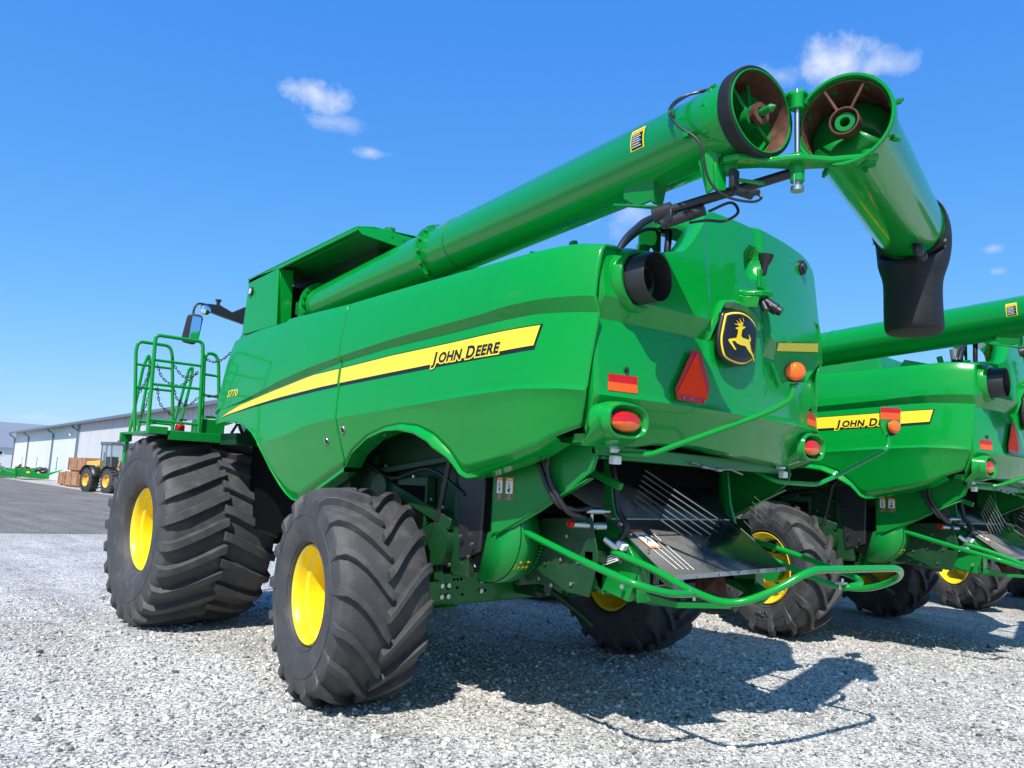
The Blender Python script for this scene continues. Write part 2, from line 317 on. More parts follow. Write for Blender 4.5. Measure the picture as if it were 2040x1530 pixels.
def make_tyre(name, R, Wd, rrim, lugh, nlug, ang, vd, lw, par, rounded=.5):
    Rb = R-lugh; h = Wd/2; s = Rb-rrim
    half = [(.72*h,rrim-.01),(.80*h,rrim+.02),(.90*h,rrim+.10*s),(.985*h,rrim+.32*s),(1.0*h,rrim+.52*s),(.985*h,rrim+.74*s),(.945*h,rrim+.88*s),(.86*h,Rb-.030),(.72*h,Rb-.012),(.4*h,Rb-.002),(0,Rb)]
    prof = half+[(-a, b) for a, b in half[-2::-1]]
    # finer rings
    PP = catmull([(a, b, 0) for a, b in prof], 3); prof2 = [(p.x, p.y) for p in PP]
    mb = MB(); mb.lathe(prof2, (0,0,0), (1,0,0), n=96)
    # lugs
    path = [(.0,0),(.22,0),(.45,0),(.68,0),(.86,0),(.955,0),(1.0,1),(1.01,2)]
    for sgn in (1,-1):
        for k in range(nlug):
            th0 = 2*math.pi*(k+(.5 if sgn > 0 else 0))/nlug; V = []
            pts = [(-.035,1.0),(.10,1.0),(.3,1.0),(.5,1.0),(.7,1.0),(.86,1.0),(.945,.95),(.975,.60),(.985,.25)]
            for i, (u, hh) in enumerate(pts):
                a = sgn*u*h
                if u < .9: rb = interp(abs(u)*h, [(q[0], q[1]) for q in half[5:]])-.004; nx, nr = 0, 1
                elif i == 6: rb = Rb-.075; nx, nr = sgn*.45, .9
                elif i == 7: rb = Rb-.14; nx, nr = sgn*.9, .3
                else: rb = Rb-.21; nx, nr = sgn*1, 0
                if i == 5: rb = Rb-.034; nx, nr = sgn*.12, 1
                uu = min(1, max(0, u)); th = th0+vd*ang*((1-uu)**(1.0+rounded) if rounded else (1-uu))
                wb = lw*(1.25 if i < 6 else 1.5); wt = lw*(.92 if i < 6 else 1.1)
                ht = lugh*hh*(.35 if i >= 7 else 1); dth = .0
                for (w, up) in ((-wb/2,0),(-wt/2,1),(wt/2,1),(wb/2,0)):
                    r = rb+nr*ht*up; x = a+nx*ht*up; t_ = th+w/Rb; V.append((x, r*math.cos(t_), r*math.sin(t_)))
            m = len(pts); F = [(i*4+j, i*4+j+1, (i+1)*4+j+1, (i+1)*4+j) for i in range(m-1) for j in range(3)]+[(0,1,2,3)[::-1], ((m-1)*4,(m-1)*4+1,(m-1)*4+2,(m-1)*4+3)]
            mb.add(V, F, False)
    # sidewall ribs
    for sgn in (1,-1):
        for rr in (rrim+.045, rrim+.6*s):
            ring = [(sgn*(interp(rr, [(q[1], q[0]) for q in half])+.003), rr*math.cos(a), rr*math.sin(a)) for a in np.linspace(0, 2*math.pi, 72, endpoint=False)]; mb.tube(ring, .005, n=5, closed=True)
    return mb.build(name, RUBBER, par, bevel=.007, seg=1, sharp=40)
def side_letters(par, s, rr, a0, size, x, name='tyre_lettering', sg=-1):
    mb = MB(); V, F = text2d(s, size, .006, 0, 1.15); w = max(v[0] for v in V)
    # wrap around the wheel axle; outer face looks to -X
    fn = lambda px, py: (x, (rr+py)*math.cos(a0-sg*0+(px-w/2)/rr*1.0), (rr+py)*math.sin(a0+(px-w/2)/rr*1.0))
    V3 = []
    for px, py in V: a = a0-(px-w/2)/rr; V3.append((x, -(rr+py)*math.cos(a), (rr+py)*math.sin(a)))
    mb.add(V3, F); return mb.build(name, RUBBER, par, solid=.008, off=0)
def make_wheel(par, loc, rz, R, Wd, rr, lugh, nlug, ang, vd, lw, dish, rounded, side, text=None):
    sg = side   # outward direction along X: -1 for left wheels
    h = Wd/2*.72
    hub = MB(); o = (0,0,0); ax = (sg,0,0)
    hub.lathe([(h-dish-.01,rr-.10),(h-dish,rr-.13),(h-dish-.03,.19),(h-dish+.02,.17),(h-dish+.02,.13),(h-dish+.07,.12),(h-dish+.075,.0001)], o, ax, n=40)
    for k in range(10):
        a = 2*math.pi*k/10; c = Vector((sg*(h-dish-.028), .215*math.cos(a), .215*math.sin(a)))
        hub.cyl(c, c+Vector((sg*.045,0,0)), .02, n=6)
    w = hub.build('wheel', YEL, par, sharp=30); w.location = loc; w.rotation_euler = (0,0,rz)
    rim = MB(); pr = [(h+.035,rr+.012),(h+.045,rr),(h+.035,rr-.012),(h+.0,rr-.028),(h-.05,rr-.035),(h-.07,rr-.060),(h-dish*.6,rr-.070),(h-dish-.01,rr-.085),(h-dish-.02,rr-.14)]
    pr += [(h-dish-.03,rr-.10),(-h*.3,rr-.08),(-h,rr-.03),(-h-.04,rr),(-h-.045,rr+.014)]
    rim.lathe(pr, o, ax, n=64); rim.build('rim', YEL, w, sharp=40)
    ty = make_tyre('tyre', R, Wd, rr, lugh, nlug, ang, vd, lw, w, rounded)
    return w
def bolts_ring(mb, c, ax, R, n, r=.012, h=.016, a0=0):
    ax = Vector(ax).normalized(); u = ax.orthogonal().normalized(); v = ax.cross(u)
    for k in range(n):
        a = a0+2*math.pi*k/n; mb.bolt(Vector(c)+u*math.cos(a)*R+v*math.sin(a)*R, ax, r, h)
def make_combine():
    K = empty('combine_harvester')
    # ---- side panels ----
    Yf = list(np.linspace(.322,2.75,110)); Yr = sorted(list(np.linspace(-2.35,.308,130)))
    for mr in (1,-1):
        for Ys, bot, ed in ((Yf, BOT, BOT),(Yr, ARCH, ARCH)):
            V, F = side_grid(Ys, bot, mr); mb = MB(); mb.add(V, F, True)
            pan = mb.build('side_panel', GREEN, K, sharp=14, solid=.02, off=-1)
            e = [q for q in ed if -2.35 <= q[0] <= 2.75]
            if bot is BOT:
                e = [(.325,1.775)]+sorted([q for q in BOT if .33 < q[0] < 2.76]); e1 = [q for q in e if q[0] <= 1.21]; e2 = [q for q in e if q[0] >= 1.19]
                l = MB(); lip(l, e1, mr, .018, .040, .12, 40); lip(l, e2, mr, .012, .012, .10, 60)
            else:
                e = sorted([q for q in ARCH if -2.3 < q[0] < .31])+[(.305,1.79)]; l = MB(); lip(l, e, mr, lambda Y: (interp(Y, [(-2.4,-.045),(-1.35,-.045),(-1.17,.02),(-1.0,.05),(-.6,.035),(-.3,.02),(.3,.016)]), interp(Y, [(-2.4,.030),(-1.35,.032),(-1.15,.03),(-1.0,.065),(-.6,.05),(-.3,.028),(.3,.022)])), None, .14, 100)
            l.build('panel_lip', GREEN, pan, sharp=40, weld=True)
            if mr == 1:
                mk = lambda Y, z, o: (side_x(Y, z)-o, remapY(Y, z), z)
                ST = [(2.60,2.262),(2.46,2.312),(2.23,2.372),(1.836,2.455),(1.4,2.525),(1.012,2.560),(.251,2.592),(-.448,2.632),(-1.152,2.657),(-1.699,2.681),(-2.003,2.691)]
                SY = [(2.60,2.258),(2.46,2.287),(2.045,2.338),(1.383,2.402),(.631,2.450),(.236,2.468),(-.464,2.499),(-1.164,2.528),(-1.708,2.547),(-1.985,2.562)]
                rng = (.335,2.60) if bot is BOT else (-2.003,.298)
                ys = np.linspace(rng[0], rng[1], 60)
                def strip(f0, f1, o, sl0=0, sl1=0):
                    V = []; 
                    for i, Y in enumerate(ys):
                        for k in range(5):
                            z = f0(Y)+(f1(Y)-f0(Y))*k/4; yy = Y
                            if bot is ARCH and Y < -1.6: yy = Y+(-1.6-Y)/.4*(.05*(1-(z-2.5)/.2))
                            V.append(mk(yy, z, o))
                    return V, [(i*5+j, i*5+j+1, (i+1)*5+j+1, (i+1)*5+j) for i in range(59) for j in range(4)]
                y0 = lambda Y: interp(Y, SY); y1 = lambda Y: min(interp(Y, ST), interp(Y, BB)-.018)
                # in the forward panel the lower dark pinstripe thins to nothing
                d = MB(); V, F = strip(lambda Y: y0(Y)-.026*min(1, (2.62-Y)/1.2), lambda Y: y1(Y)+.008, .003); d.add(V, F); d.build('stripe_border', BDEC, pan)
                ys = np.linspace(max(rng[0], -1.988), rng[1], 60)
                d = MB(); V, F = strip(y0, y1, .006); d.add(V, F); d.build('yellow_stripe', YDEC, pan)
                if bot is BOT:
                    d = MB(); place_text(d, 'S770', lambda x, y: mk(2.535-x*1.10, 2.456+y+x*.006+.012, .0055), .098, offset=.0020, shear=.10, space=1.1)
                    d.build('model_lettering', YDEC, pan)
                else:
                    base = lambda Y: 2.531+.018*(-.95-Y)/.75
                    for off, o, mt_, nm in ((.0145,.0075,YDEC,'lettering_outline'),(.0040,.0095,BDEC,'brand_lettering')):
                        d = MB(); Y0 = -.965
                        for s, sz, dx, dy, sx in (('J',.116,.004,-.002,1.15),('OHN',.098,.062,0,1.08),('D',.116,.365,-.002,1.05),('EERE',.098,.468,0,1.05)):
                            place_text(d, s, lambda x, y: mk(Y0-dx-x*sx, base(Y0-dx-x*sx)+dy+y-.008, o), sz, offset=off, shear=.16, space=1.07)
                        d.build(nm, mt_, pan)
            # flush fasteners near the seam
            if mr == 1:
                d = MB(); c = (.52,1.985) if bot is BOT else (.235,2.075)
                x = side_x(*c); d.lathe([(0,.033),(.005,.031),(.003,.024),(-.006,.022),(-.008,.0001)], (x-.002,c[0],c[1]), (-1,0,-.33), n=16); d.build('panel_latch', STEEL, pan)
                d = MB(); d.cyl((x-.001,c[0],c[1]), (x-.0065,c[0],c[1]-.001), .021, n=16); d.box((x-.006,c[0],c[1]), (.006,.018,.004)); d.build('latch_slot', BLACK, pan)
    # ---- rear panel ----
    Xs = list(np.linspace(-1.434,1.478,200)); V = []; rowsn = None
    for X in Xs:
        t = rear_top(X); tp_ = lambda z: (1-.19*max(0, 2.25-z))*(1+(.05*sstep(z, 2.3, 3.2)*sstep(X, .3, 1.2) if X > 0 else 0)); b = rear_bot(X)
        zs = [b+(2.25-b)*k/7 for k in range(8)]+[2.285]+[2.25+.48*k/9 for k in range(1,9)]+[2.73,2.795,2.86]+[2.86+(t-2.86)*k/30 for k in range(1,30)]
        col = [(X*tp_(b), rear_y(X, b)+.16, b-.01),(X*tp_(b), rear_y(X, b)+.03, b-.012)]+[(X*tp_(z), rear_y(X, z), z) for z in zs]
        ye = rear_y(X, t-.04)
        for a in (25,55,90): col.append((X, ye+.07*(1-math.cos(rad(a))), t-.04+.04*math.sin(rad(a))))
        dep = .40 if X < -.72 else (.16+.46*sstep(X, -.5, -.3))
        col.append((X, ye+dep, t+(.02 if X < -.72 else -.02))); V += col; rowsn = len(col)
    F = [(i*rowsn+j, (i+1)*rowsn+j, (i+1)*rowsn+j+1, i*rowsn+j+1) for i in range(len(Xs)-1) for j in range(rowsn-1)]
    mb = MB(); mb.add(V, F, True); rp = mb.build('rear_panel', GREEN, K, sharp=20, solid=.012, off=-1)
    # rounded vertical edges of the rear panel
    mb = MB()
    for sx, ztop in ((-1,3.165),(1,3.46)):
        V = []; zz = np.linspace(1.965, ztop, 30); tap = lambda z: 1-.19*max(0, 2.25-z)
        for z in zz:
            x0_ = 1.478 if sx > 0 else -1.434; x = x0_*tap(z)*(1+(.05*sstep(z, 2.3, 3.2) if sx > 0 else 0)); y = rear_y(x0_, z)
            for a in (0,30,60,90): V.append((x+sx*.016*math.sin(rad(a)), y+.016*(1-math.cos(rad(a))), z))
            V.append((x+sx*.016, y+(.10 if sx < 0 else .22), z))
        F = [(i*5+j, (i+1)*5+j, (i+1)*5+j+1, i*5+j+1) for i in range(29) for j in range(4)]; mb.add(V, F, True)
    mb.build('panel_edge', GREEN, rp, sharp=50)
    # ledge hooding the badge
    outer = [(-.44,2.73),(-.405,2.86),(-.355,2.97),(-.30,3.035),(-.16,3.065),(.02,3.06),(.13,3.02),(.21,2.965),(.25,2.93)]
    innr = [(-.40,2.74),(-.375,2.86),(-.325,2.955),(-.285,2.985),(-.16,3.0),(.0,2.99),(.08,2.945),(.11,2.915),(.14,2.885)]
    mb = MB(); V = []
    for (a, b), (c, d_) in zip(outer, innr):
        tp = sstep(b, 2.74, 2.95); V += [(a, rear_y(a, b)+.01, b),(a, rear_y(a, b)-.008-.022*tp, b),(a*.6+c*.4, rear_y(a, b)-.012-.034*tp, b*.7+d_*.3),(c, rear_y(c, d_)-.005-.012*tp, d_),(c, rear_y(c, d_)+.02, d_)]
    mb.add(V, [(i*5+j, (i+1)*5+j, (i+1)*5+j+1, i*5+j+1) for i in range(len(outer)-1) for j in range(4)], True); mb.add(V, [(0,1,2,3,4), tuple(len(V)-5+k for k in range(5))[::-1]]); mb.build('badge_hood', GREEN, rp, sharp=35)
    # badge with the leaping deer
    SH = [(-0.375,2.930),(-0.298,2.955),(-0.196,2.972),(-0.107,2.970),(-0.016,2.952),(0.078,2.912),(0.090,2.850),(0.074,2.752),(0.033,2.662),(-0.072,2.603),(-0.161,2.579),(-0.262,2.577),(-0.369,2.600),(-0.407,2.656),(-0.420,2.739),(-0.401,2.834)]
    cx, cz = -.163, 2.775; fy = lambda X: -2.530-.028*(1-((X-cx)/.26)**2)
    def plate(P, y0, mtl, nm, par, th=.01):
        n = len(P); V = [(cx,0,cz)]; R_ = 6
        for k in range(1, R_+1): V += [(cx+(x-cx)*k/R_, 0, cz+(z-cz)*k/R_) for x, z in P]
        V = [(x, fy(x)+y0, z) for x, _, z in V]
        F = [(0, 1+i, 1+(i+1)%n) for i in range(n)]+[(1+(k-1)*n+i, 1+k*n+i, 1+k*n+(i+1)%n, 1+(k-1)*n+(i+1)%n) for k in range(1, R_) for i in range(n)]; F = [f[::-1] for f in F]
        m_ = MB(); m_.add(V, F, True); return m_.build(nm, mtl, par, solid=th, off=-1)
    P = [(p.x, p.y) for p in catmull([(a, b, 0) for a, b in SH+[SH[0]]], 4)][:-1]
    sc = lambda P, k: [(cx+(x-cx)*k, cz+(z-cz)*k) for x, z in P]
    bd = plate(P, 0, BDEC, 'badge', rp, .035)
    plate(sc(P,.925), -.004, YDEC, 'badge_ring', bd, .002); plate(sc(P,.865), -.007, BDEC, 'badge_field', bd, .002)
    DEER = [(-0.128,2.865),(-0.165,2.862),(-0.187,2.862),(-0.223,2.848),(-0.259,2.834),(-0.245,2.829),(-0.226,2.830),(-0.229,2.802),(-0.244,2.767),(-0.294,2.755),(-0.329,2.746),(-0.333,2.737),(-0.307,2.714),(-0.261,2.680),(-0.245,2.685),(-0.276,2.715),(-0.296,2.737),(-0.258,2.742),(-0.236,2.729),(-0.192,2.724),(-0.126,2.727),(-0.096,2.704),(-0.051,2.683),(-0.013,2.664),(0.003,2.640),(0.021,2.642),(-0.005,2.681),(-0.043,2.712),(-0.056,2.742),(-0.067,2.768),(-0.047,2.776),(-0.052,2.795),(-0.075,2.819),(-0.081,2.814),(-0.075,2.787),(-0.082,2.778),(-0.112,2.779),(-0.164,2.779),(-0.186,2.789),(-0.179,2.818),(-0.172,2.839),(-0.143,2.852)]
    d = MB(); d.add([(x, fy(x)-.010, z) for x, z in DEER], [tuple(range(len(DEER)))])
    for A in ([(-0.183,2.859),(-0.162,2.880),(-0.155,2.902),(-0.172,2.924)],[(-0.168,2.877),(-0.198,2.892),(-0.214,2.909)],[(-0.177,2.869),(-0.224,2.875),(-0.244,2.891)],[(-0.186,2.860),(-0.227,2.863),(-0.267,2.862)]):
        n = len(A); V = []
        for i, (x, z) in enumerate(A):
            w = .007*(1-i/(n-1)*.8); V += [(x-w*.6, fy(x)-.0105, z-w),(x+w*.6, fy(x)-.0105, z+w)]
        d.add(V, [(2*i, 2*i+1, 2*i+3, 2*i+2) for i in range(n-1)])
    dd = d.build('leaping_deer', YDEC, bd); bmx = bmesh.new(); bmx.from_mesh(dd.data); bmesh.ops.triangulate(bmx, faces=bmx.faces); bmx.to_mesh(dd.data); bmx.free()
    # slow moving vehicle triangle
    sy = lambda X, o: rear_y(X, 2.5)-o
    def flat(P, o, mtl, nm, par, th=.004, yf=None):
        m_ = MB(); f = yf or (lambda x, z: rear_y(x, z)-o); m_.prism([(x, f(x, z), z) for x, z in P], (0,th,0)); return m_.build(nm, mtl, par)
    sm = flat([(-0.800,2.280),(-0.475,2.280),(-0.405,2.375),(-0.548,2.63),(-0.640,2.63),(-0.825,2.350)], .03, REDR, 'slow_vehicle_sign', rp, .004, lambda x, z: -2.478-.0*x)
    flat([(-0.812,2.322),(-0.452,2.322),(-0.596,2.612)], 0, ORFL, 'orange_triangle', sm, .002, lambda x, z: -2.4815)
    m_ = MB()
    for q in ((-.74,2.30),(-.50,2.30),(-.595,2.60)): m_.bolt((q[0],-2.482,q[1]), (0,-1,0), .008, .005)
    m_.build('sign_bolt', GREYM, sm); m_ = MB(); place_text(m_, 'SMV', lambda x, y: (-.675+x,-2.4825,2.292+y), .024); m_.build('sign_print', GREYM, sm)
    # two colour reflectors
    for sx in (-1,1):
        r = flat([(sx*1.124,2.34),(sx*1.124,2.392),(sx*1.352,2.388),(sx*1.352,2.337)], .006, REDR, 'reflector', rp, .004)
        flat([(sx*1.126,2.287),(sx*1.126,2.34),(sx*1.352,2.337),(sx*1.355,2.284)], .006, ORR, 'orange_reflector', r, .004)
        m_ = MB(); m_.lathe([(0,.018),(.012,.017),(.012,.010),(.018,.008),(.018,.0001)], (sx*1.213, rear_y(1.2,2.42), 2.425), (0,-1,0), n=14); m_.build('grommet', BLACK, rp)
    # tail lights in moulded housings
    for sx in (-1,1):
        cxl, czl = sx*1.215, 2.105; V = []; n = 36
        def ell(a, rx, rz, pw=2.6): 
            c, s_ = math.cos(a), math.sin(a); return math.copysign(abs(c)**(2/pw), c)*rx, math.copysign(abs(s_)**(2/pw), s_)*rz
        rings = [(.235,.135,.085),(.205,.118,-.015),(.195,.108,-.035),(.180,.098,-.038),(.168,.088,-.022),(.158,.078,.012),(.120,.055,.030)]
        for rx, rz, o in rings:
            for k in range(n): a = 2*math.pi*k/n; ex, ez = ell(a, rx, rz); z = czl+ez; V.append((cxl+ex, -2.385+o+(.10*max(0, 2.11-z)), z))
        m_ = MB(); m_.add(V, [(i*n+k, i*n+(k+1)%n, (i+1)*n+(k+1)%n, (i+1)*n+k) for i in range(len(rings)-1) for k in range(n)], True)
        # skirt below the housing back to the panel
        V = []
        for k in range(13):
            a = math.pi+math.pi*k/12; ex, ez = ell(a, .235, .135); V += [(cxl+ex, -2.375, czl+ez+.02),(cxl+ex*.9, -2.22, 1.945)]
        m_.add(V, [(2*k, 2*k+1, 2*k+3, 2*k+2) for k in range(12)], True)
        hs_ = m_.build('tail_light_housing', GREEN, rp, sharp=40)
        m_ = MB(); V = []; 
        for q, o in ((1,.010),(.97,-.012),(.8,-.030),(.5,-.042),(.001,-.046)):
            V += [(cxl+.152*q*math.cos(a), -2.385+o, czl+.066*q*math.sin(a)) for a in np.linspace(0, 2*math.pi, 32, endpoint=False)]
        m_.add(V, [(i*32+k, i*32+(k+1)%32, (i+1)*32+(k+1)%32, (i+1)*32+k) for i in range(4) for k in range(32)], True)
        lo = m_.build('tail_light', [REDL, AMBER], hs_)
        for pl in lo.data.polygons:
            if pl.center.z < czl-.006: pl.material_index = 1
        m_ = MB(); m_.lathe([(0,.134),(.016,.133),(.018,.126),(.0,.122)], (0,0,0), (0,-1,0), n=36); g = m_.build('lens_gasket', BLACK, hs_); g.scale = (1.17,1,.51); g.location = (cxl,-2.372,czl)
    # exhaust stack collar and tube
    ec = Vector((-1.165,-2.36,3.0)); ax = Vector((.03,-1,0)).normalized()
    m_ = MB(); m_.lathe([(-.08,.225),(.0,.215),(.055,.200),(.07,.190),(.07,.172),(.03,.165)], ec, ax, n=48); m_.build('exhaust_collar', GREEN, rp, sharp=50)
    m_ = MB(); m_.lathe([(-.05,.158),(.205,.156),(.21,.152),(.19,.147),(-.10,.140),(-.12,.110)], ec, ax, n=48); et = m_.build('exhaust_tube', BLACK, rp, sharp=40)
    m_ = MB(); m_.lathe([(.06,.146),(.06,.085),(.115,.082),(.118,.070),(.06,.066),(.055,.0001)], ec, ax, n=40)
    for k in range(-3,4): m_.box(ec+ax*.064+Vector((k*.018,0,0)), (.004,.006,.11)); m_.box(ec+ax*.064+Vector((0,0,k*.018)), (.11,.006,.004))
    m_.build('exhaust_core', BLACK, et)
    # rear camera bracket, lamp and sensor port
    m_ = MB(); b0 = Vector((.11,-2.50,3.17))
    m_.prism([(-.02,-2.40,3.155),(.20,-2.40,3.165),(.235,-2.56,3.15),(.17,-2.62,3.135),(.03,-2.60,3.115),(-.03,-2.5,3.11)], (0,0,.045)); m_.prism([(-.03,-2.41,3.155),(.17,-2.41,3.155),(.03,-2.59,3.12),(-.03,-2.5,3.12)], (.01,.02,-.09))
    m_.span((.04,-2.575,3.18),(.095,-2.55,3.33)); br = m_.build('camera_bracket', GREEN, rp, bevel=.012)
    m_ = MB(); m_.lathe([(-.06,.022),(.0,.026),(.05,.050),(.085,.056),(.085,.048),(.075,.0001)], (.115,-2.575,3.36), (.0,-.15,1), n=18); m_.cyl((.10,-2.56,3.29),(.10,-2.56,3.33),.03); m_.build('work_lamp', BLACK, br)
    m_ = MB(); m_.cyl((.13,-2.56,3.10),(.165,-2.64,3.035),.042,n=18); m_.cyl((.165,-2.64,3.035),(.178,-2.67,3.015),.033,n=18); m_.cyl((.10,-2.56,3.10),(.10,-2.60,3.02),.028); m_.tube(catmull([(.12,-2.55,3.12),(.08,-2.63,3.06),(.10,-2.66,3.02),(.15,-2.63,3.0)],5),.008); m_.build('rear_camera', BLACK, br)
    m_ = MB(); m_.cyl((.178,-2.672,3.015),(.180,-2.677,3.012),.024,n=18); m_.build('camera_lens', GLASS, br)
    m_ = MB(); py = rear_y(1.08,3.60); m_.lathe([(-.03,.066),(.03,.062),(.035,.05),(.03,.042),(.05,.036),(.052,.0001)], (1.085,py,3.605), (0,-1,.0), n=24); m_.build('sensor_port', BLACK, rp)
    # bonnet flank cheek and side wing at right edge
    # ---- inner body ----
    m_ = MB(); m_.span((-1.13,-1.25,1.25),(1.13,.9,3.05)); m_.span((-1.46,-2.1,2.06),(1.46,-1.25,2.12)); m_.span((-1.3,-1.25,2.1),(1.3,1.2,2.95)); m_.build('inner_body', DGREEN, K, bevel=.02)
    m_ = MB(); m_.span((-1.40,-2.22,2.02),(1.40,-1.2,3.10)); m_.span((-1.10,-1.60,1.50),(1.10,-1.2,2.05)); m_.span((-1.15,.9,1.1),(1.15,2.9,3.0)); m_.span((-1.3,1.2,2.05),(1.3,2.7,2.95)); m_.build('engine_bay', DARK, K)  # near-black blocks put the body's inner shade into their colour
    # ribs, frames and guards seen through the wheel arch
    m_ = MB()
    for sx in (-1,1):
        m_.span((sx*1.20,-.95,1.0),(sx*1.135,-.75,2.05)); m_.span((sx*1.20,.35,1.0),(sx*1.14,.55,1.9)); m_.box((sx*1.2,-.2,1.55),(.10,1.2,.09),Matrix.Rotation(.30,3,'X')); m_.box((sx*1.19,-.3,1.82),(.08,1.3,.05),Matrix.Rotation(-.12,3,'X'))
        m_.span((sx*1.24,-.45,1.25),(sx*1.15,-.05,1.72)); m_.span((sx*1.32,.55,1.1),(sx*1.15,1.1,1.75)); m_.prism([(sx*1.2,-.6,1.0),(sx*1.2,.3,1.0),(sx*1.2,.3,1.3),(sx*1.2,-.3,1.45)], (-sx*.05,0,0))
        m_.cyl((sx*1.27,-.62,1.22),(sx*1.13,-.62,1.22),.16,n=28); m_.cyl((sx*1.29,.15,1.62),(sx*1.13,.15,1.62),.11,n=24)
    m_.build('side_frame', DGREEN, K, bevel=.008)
    m_ = MB(); m_.span((-1.2445,-.43,1.29),(-1.2415,-.05,1.65))
    for k in range(9): m_.span((-1.2475,-.42+k*.042,1.30),(-1.244,-.405+k*.042,1.64))
    m_.build('vent_grille', DARK, K)
    m_ = MB()
    for sx in (-1,1): m_.tube(fillet([(sx*1.25,-1.02,1.98),(sx*1.25,-.75,1.92),(sx*1.25,-.62,1.38),(sx*1.25,-.5,1.15)],.1),.022); m_.tube(catmull([(sx*1.22,.5,1.85),(sx*1.26,0,1.70),(sx*1.26,-.5,1.78),(sx*1.22,-.9,1.6)],6),.016)
    m_.build('hydraulic_line', HOSE, K)
    # drive belt shield (black moulded) beside the arch
    m_ = MB(); m_.prism([(-1.22,-.78,1.95),(-1.22,-1.0,1.86),(-1.22,-1.12,1.72),(-1.22,-1.10,1.20),(-1.22,-.86,1.12)], (.09,0,0)); m_.build('belt_shield', BLACK, K, bevel=.015)
    m_ = MB()
    for (y, z) in ((-.92,1.3),(-1.05,1.25),(-.55,1.55),(-.3,1.72),(.1,1.8),(-.35,1.3),(-.1,1.3),(-.7,1.5),(.3,1.55),(-1.02,1.16),(-.8,1.08)): m_.bolt((-1.25,y,z), (-1,0,0), .014, .018)
    m_.build('frame_bolt', STEEL, K)
    # ---- discharge hood shield with warning labels ----
    SP = [(-1.24,1.335),(-1.47,1.40),(-1.72,1.52),(-1.95,1.65),(-2.17,1.80),(-2.20,1.89),(-2.14,2.02),(-1.24,2.02)]
    for sx in (-1,1):
        m_ = MB(); m_.prism([(sx*1.25,y,z) for y, z in SP], (-sx*.02,0,0)); m_.span((sx*1.25,-1.255,1.33),(sx*1.13,-1.235,2.0)); m_.box((sx*1.235,-1.72,1.545),(.05,.95,.012),Matrix.Rotation(-.45,3,'X')); sp_ = m_.build('hood_shield', GREENM, K, bevel=.006)
        if sx < 0:
            for i, y in enumerate((-1.315,-1.415)):
                w = .030 if i == 0 else .038; zt = 1.738; zb = 1.585; x = -1.252
                q = MB(); q.span((x,y-w,zb),(x-.002,y+w,zt)); lb = q.build('warning_label', ORL, sp_)
                q = MB(); q.span((x-.001,y-w*.88,zb+.042),(x-.0035,y+w*.88,zt-.022)); q.build('label_panel', WHITE, lb)
                q = MB(); q.span((x-.001,y-w*.88,zb+.004),(x-.0035,y+w*.88,zb+.040))
                for (a, b, c, d_) in ((-.3,.105,.3,.09),(-.1,.09,.35,.062),(.2,.065,-.25,.05),(-.45,.075,.1,.07),(.1,.12,.3,.105)):
                    q.tube([(x-.0035,y+a*w,zb+b),(x-.0035,y+c*w,zb+d_)],.0032,n=5)
                if i == 1: q.sphere((x-.003,y+.005,zb+.062),.014,8,(.15,1,.8))
                q.build('label_pictogram', BDEC, lb)
                q = MB(); 
                for k in range(4): q.span((x-.0036,y-w*.7,zb+.009+k*.008),(x-.0040,y+w*.6,zb+.011+k*.008))
                q.span((x-.0015,y-w*.7,zt-.015),(x-.0025,y+w*.7,zt-.008)); q.build('label_print', WHITE, lb)
    # ---- chopper drum ----
    for sx in (-1,1):
        m_ = MB(); cy, cz_, r = -1.19, 1.34, .345; V = []; ang = np.linspace(rad(150), rad(285), 28)
        for a in ang: V += [(sx*1.235, cy+r*math.cos(a), cz_+r*math.sin(a)),(sx*1.06, cy+r*math.cos(a), cz_+r*math.sin(a))]
        m_.add(V, [(2*i, 2*i+1, 2*i+3, 2*i+2) for i in range(27)], True); 
        W_ = [(sx*1.235, cy, cz_)]+[(sx*1.235, cy+r*math.cos(a), cz_+r*math.sin(a)) for a in ang]; m_.add(W_, [(0,i,i+1) for i in range(1,28)])
        dr = m_.build('chopper_drum', GREENM, K, solid=.006)
        if sx < 0:
            q = MB(); V = []; cols = np.linspace(-1.215,-1.09,2); F = []
            # yellow gauge marks on the lower drum
            def on(a, x, o=.004): return (x, cy+(r+o)*math.cos(a), cz_+(r+o)*math.sin(a))
            def patch(a0, a1, x0, x1): q.add([on(a0,x0),on(a0,x1),on(a1,x1),on(a1,x0)], [(0,1,2,3)])
            A0 = rad(213)
            for i, x in enumerate((-1.185,-1.145,-1.11)):
                patch(A0+.02, A0+.13, x-.003, x+.003); patch(A0+.06, A0+.085, x-.013, x+.013)
                if i != 1: q.tube([on(A0-.045+.02*math.sin(t_), x+.008*math.cos(t_)) for t_ in np.linspace(0, 6.28, 10)[:-1]], .0022, n=5, closed=True)
                for k in range(3): patch(A0-.05, A0-.04, x+.012+k*.008, x+.016+k*.008)
            for k in range(3): patch(A0-.01+.05*k, A0+.02+.05*k, -1.225, -1.212)
            q.build('gauge_mark', YEL2, dr)
        # perforated continuation
        m_ = MB(); nA, nX = 22, 26
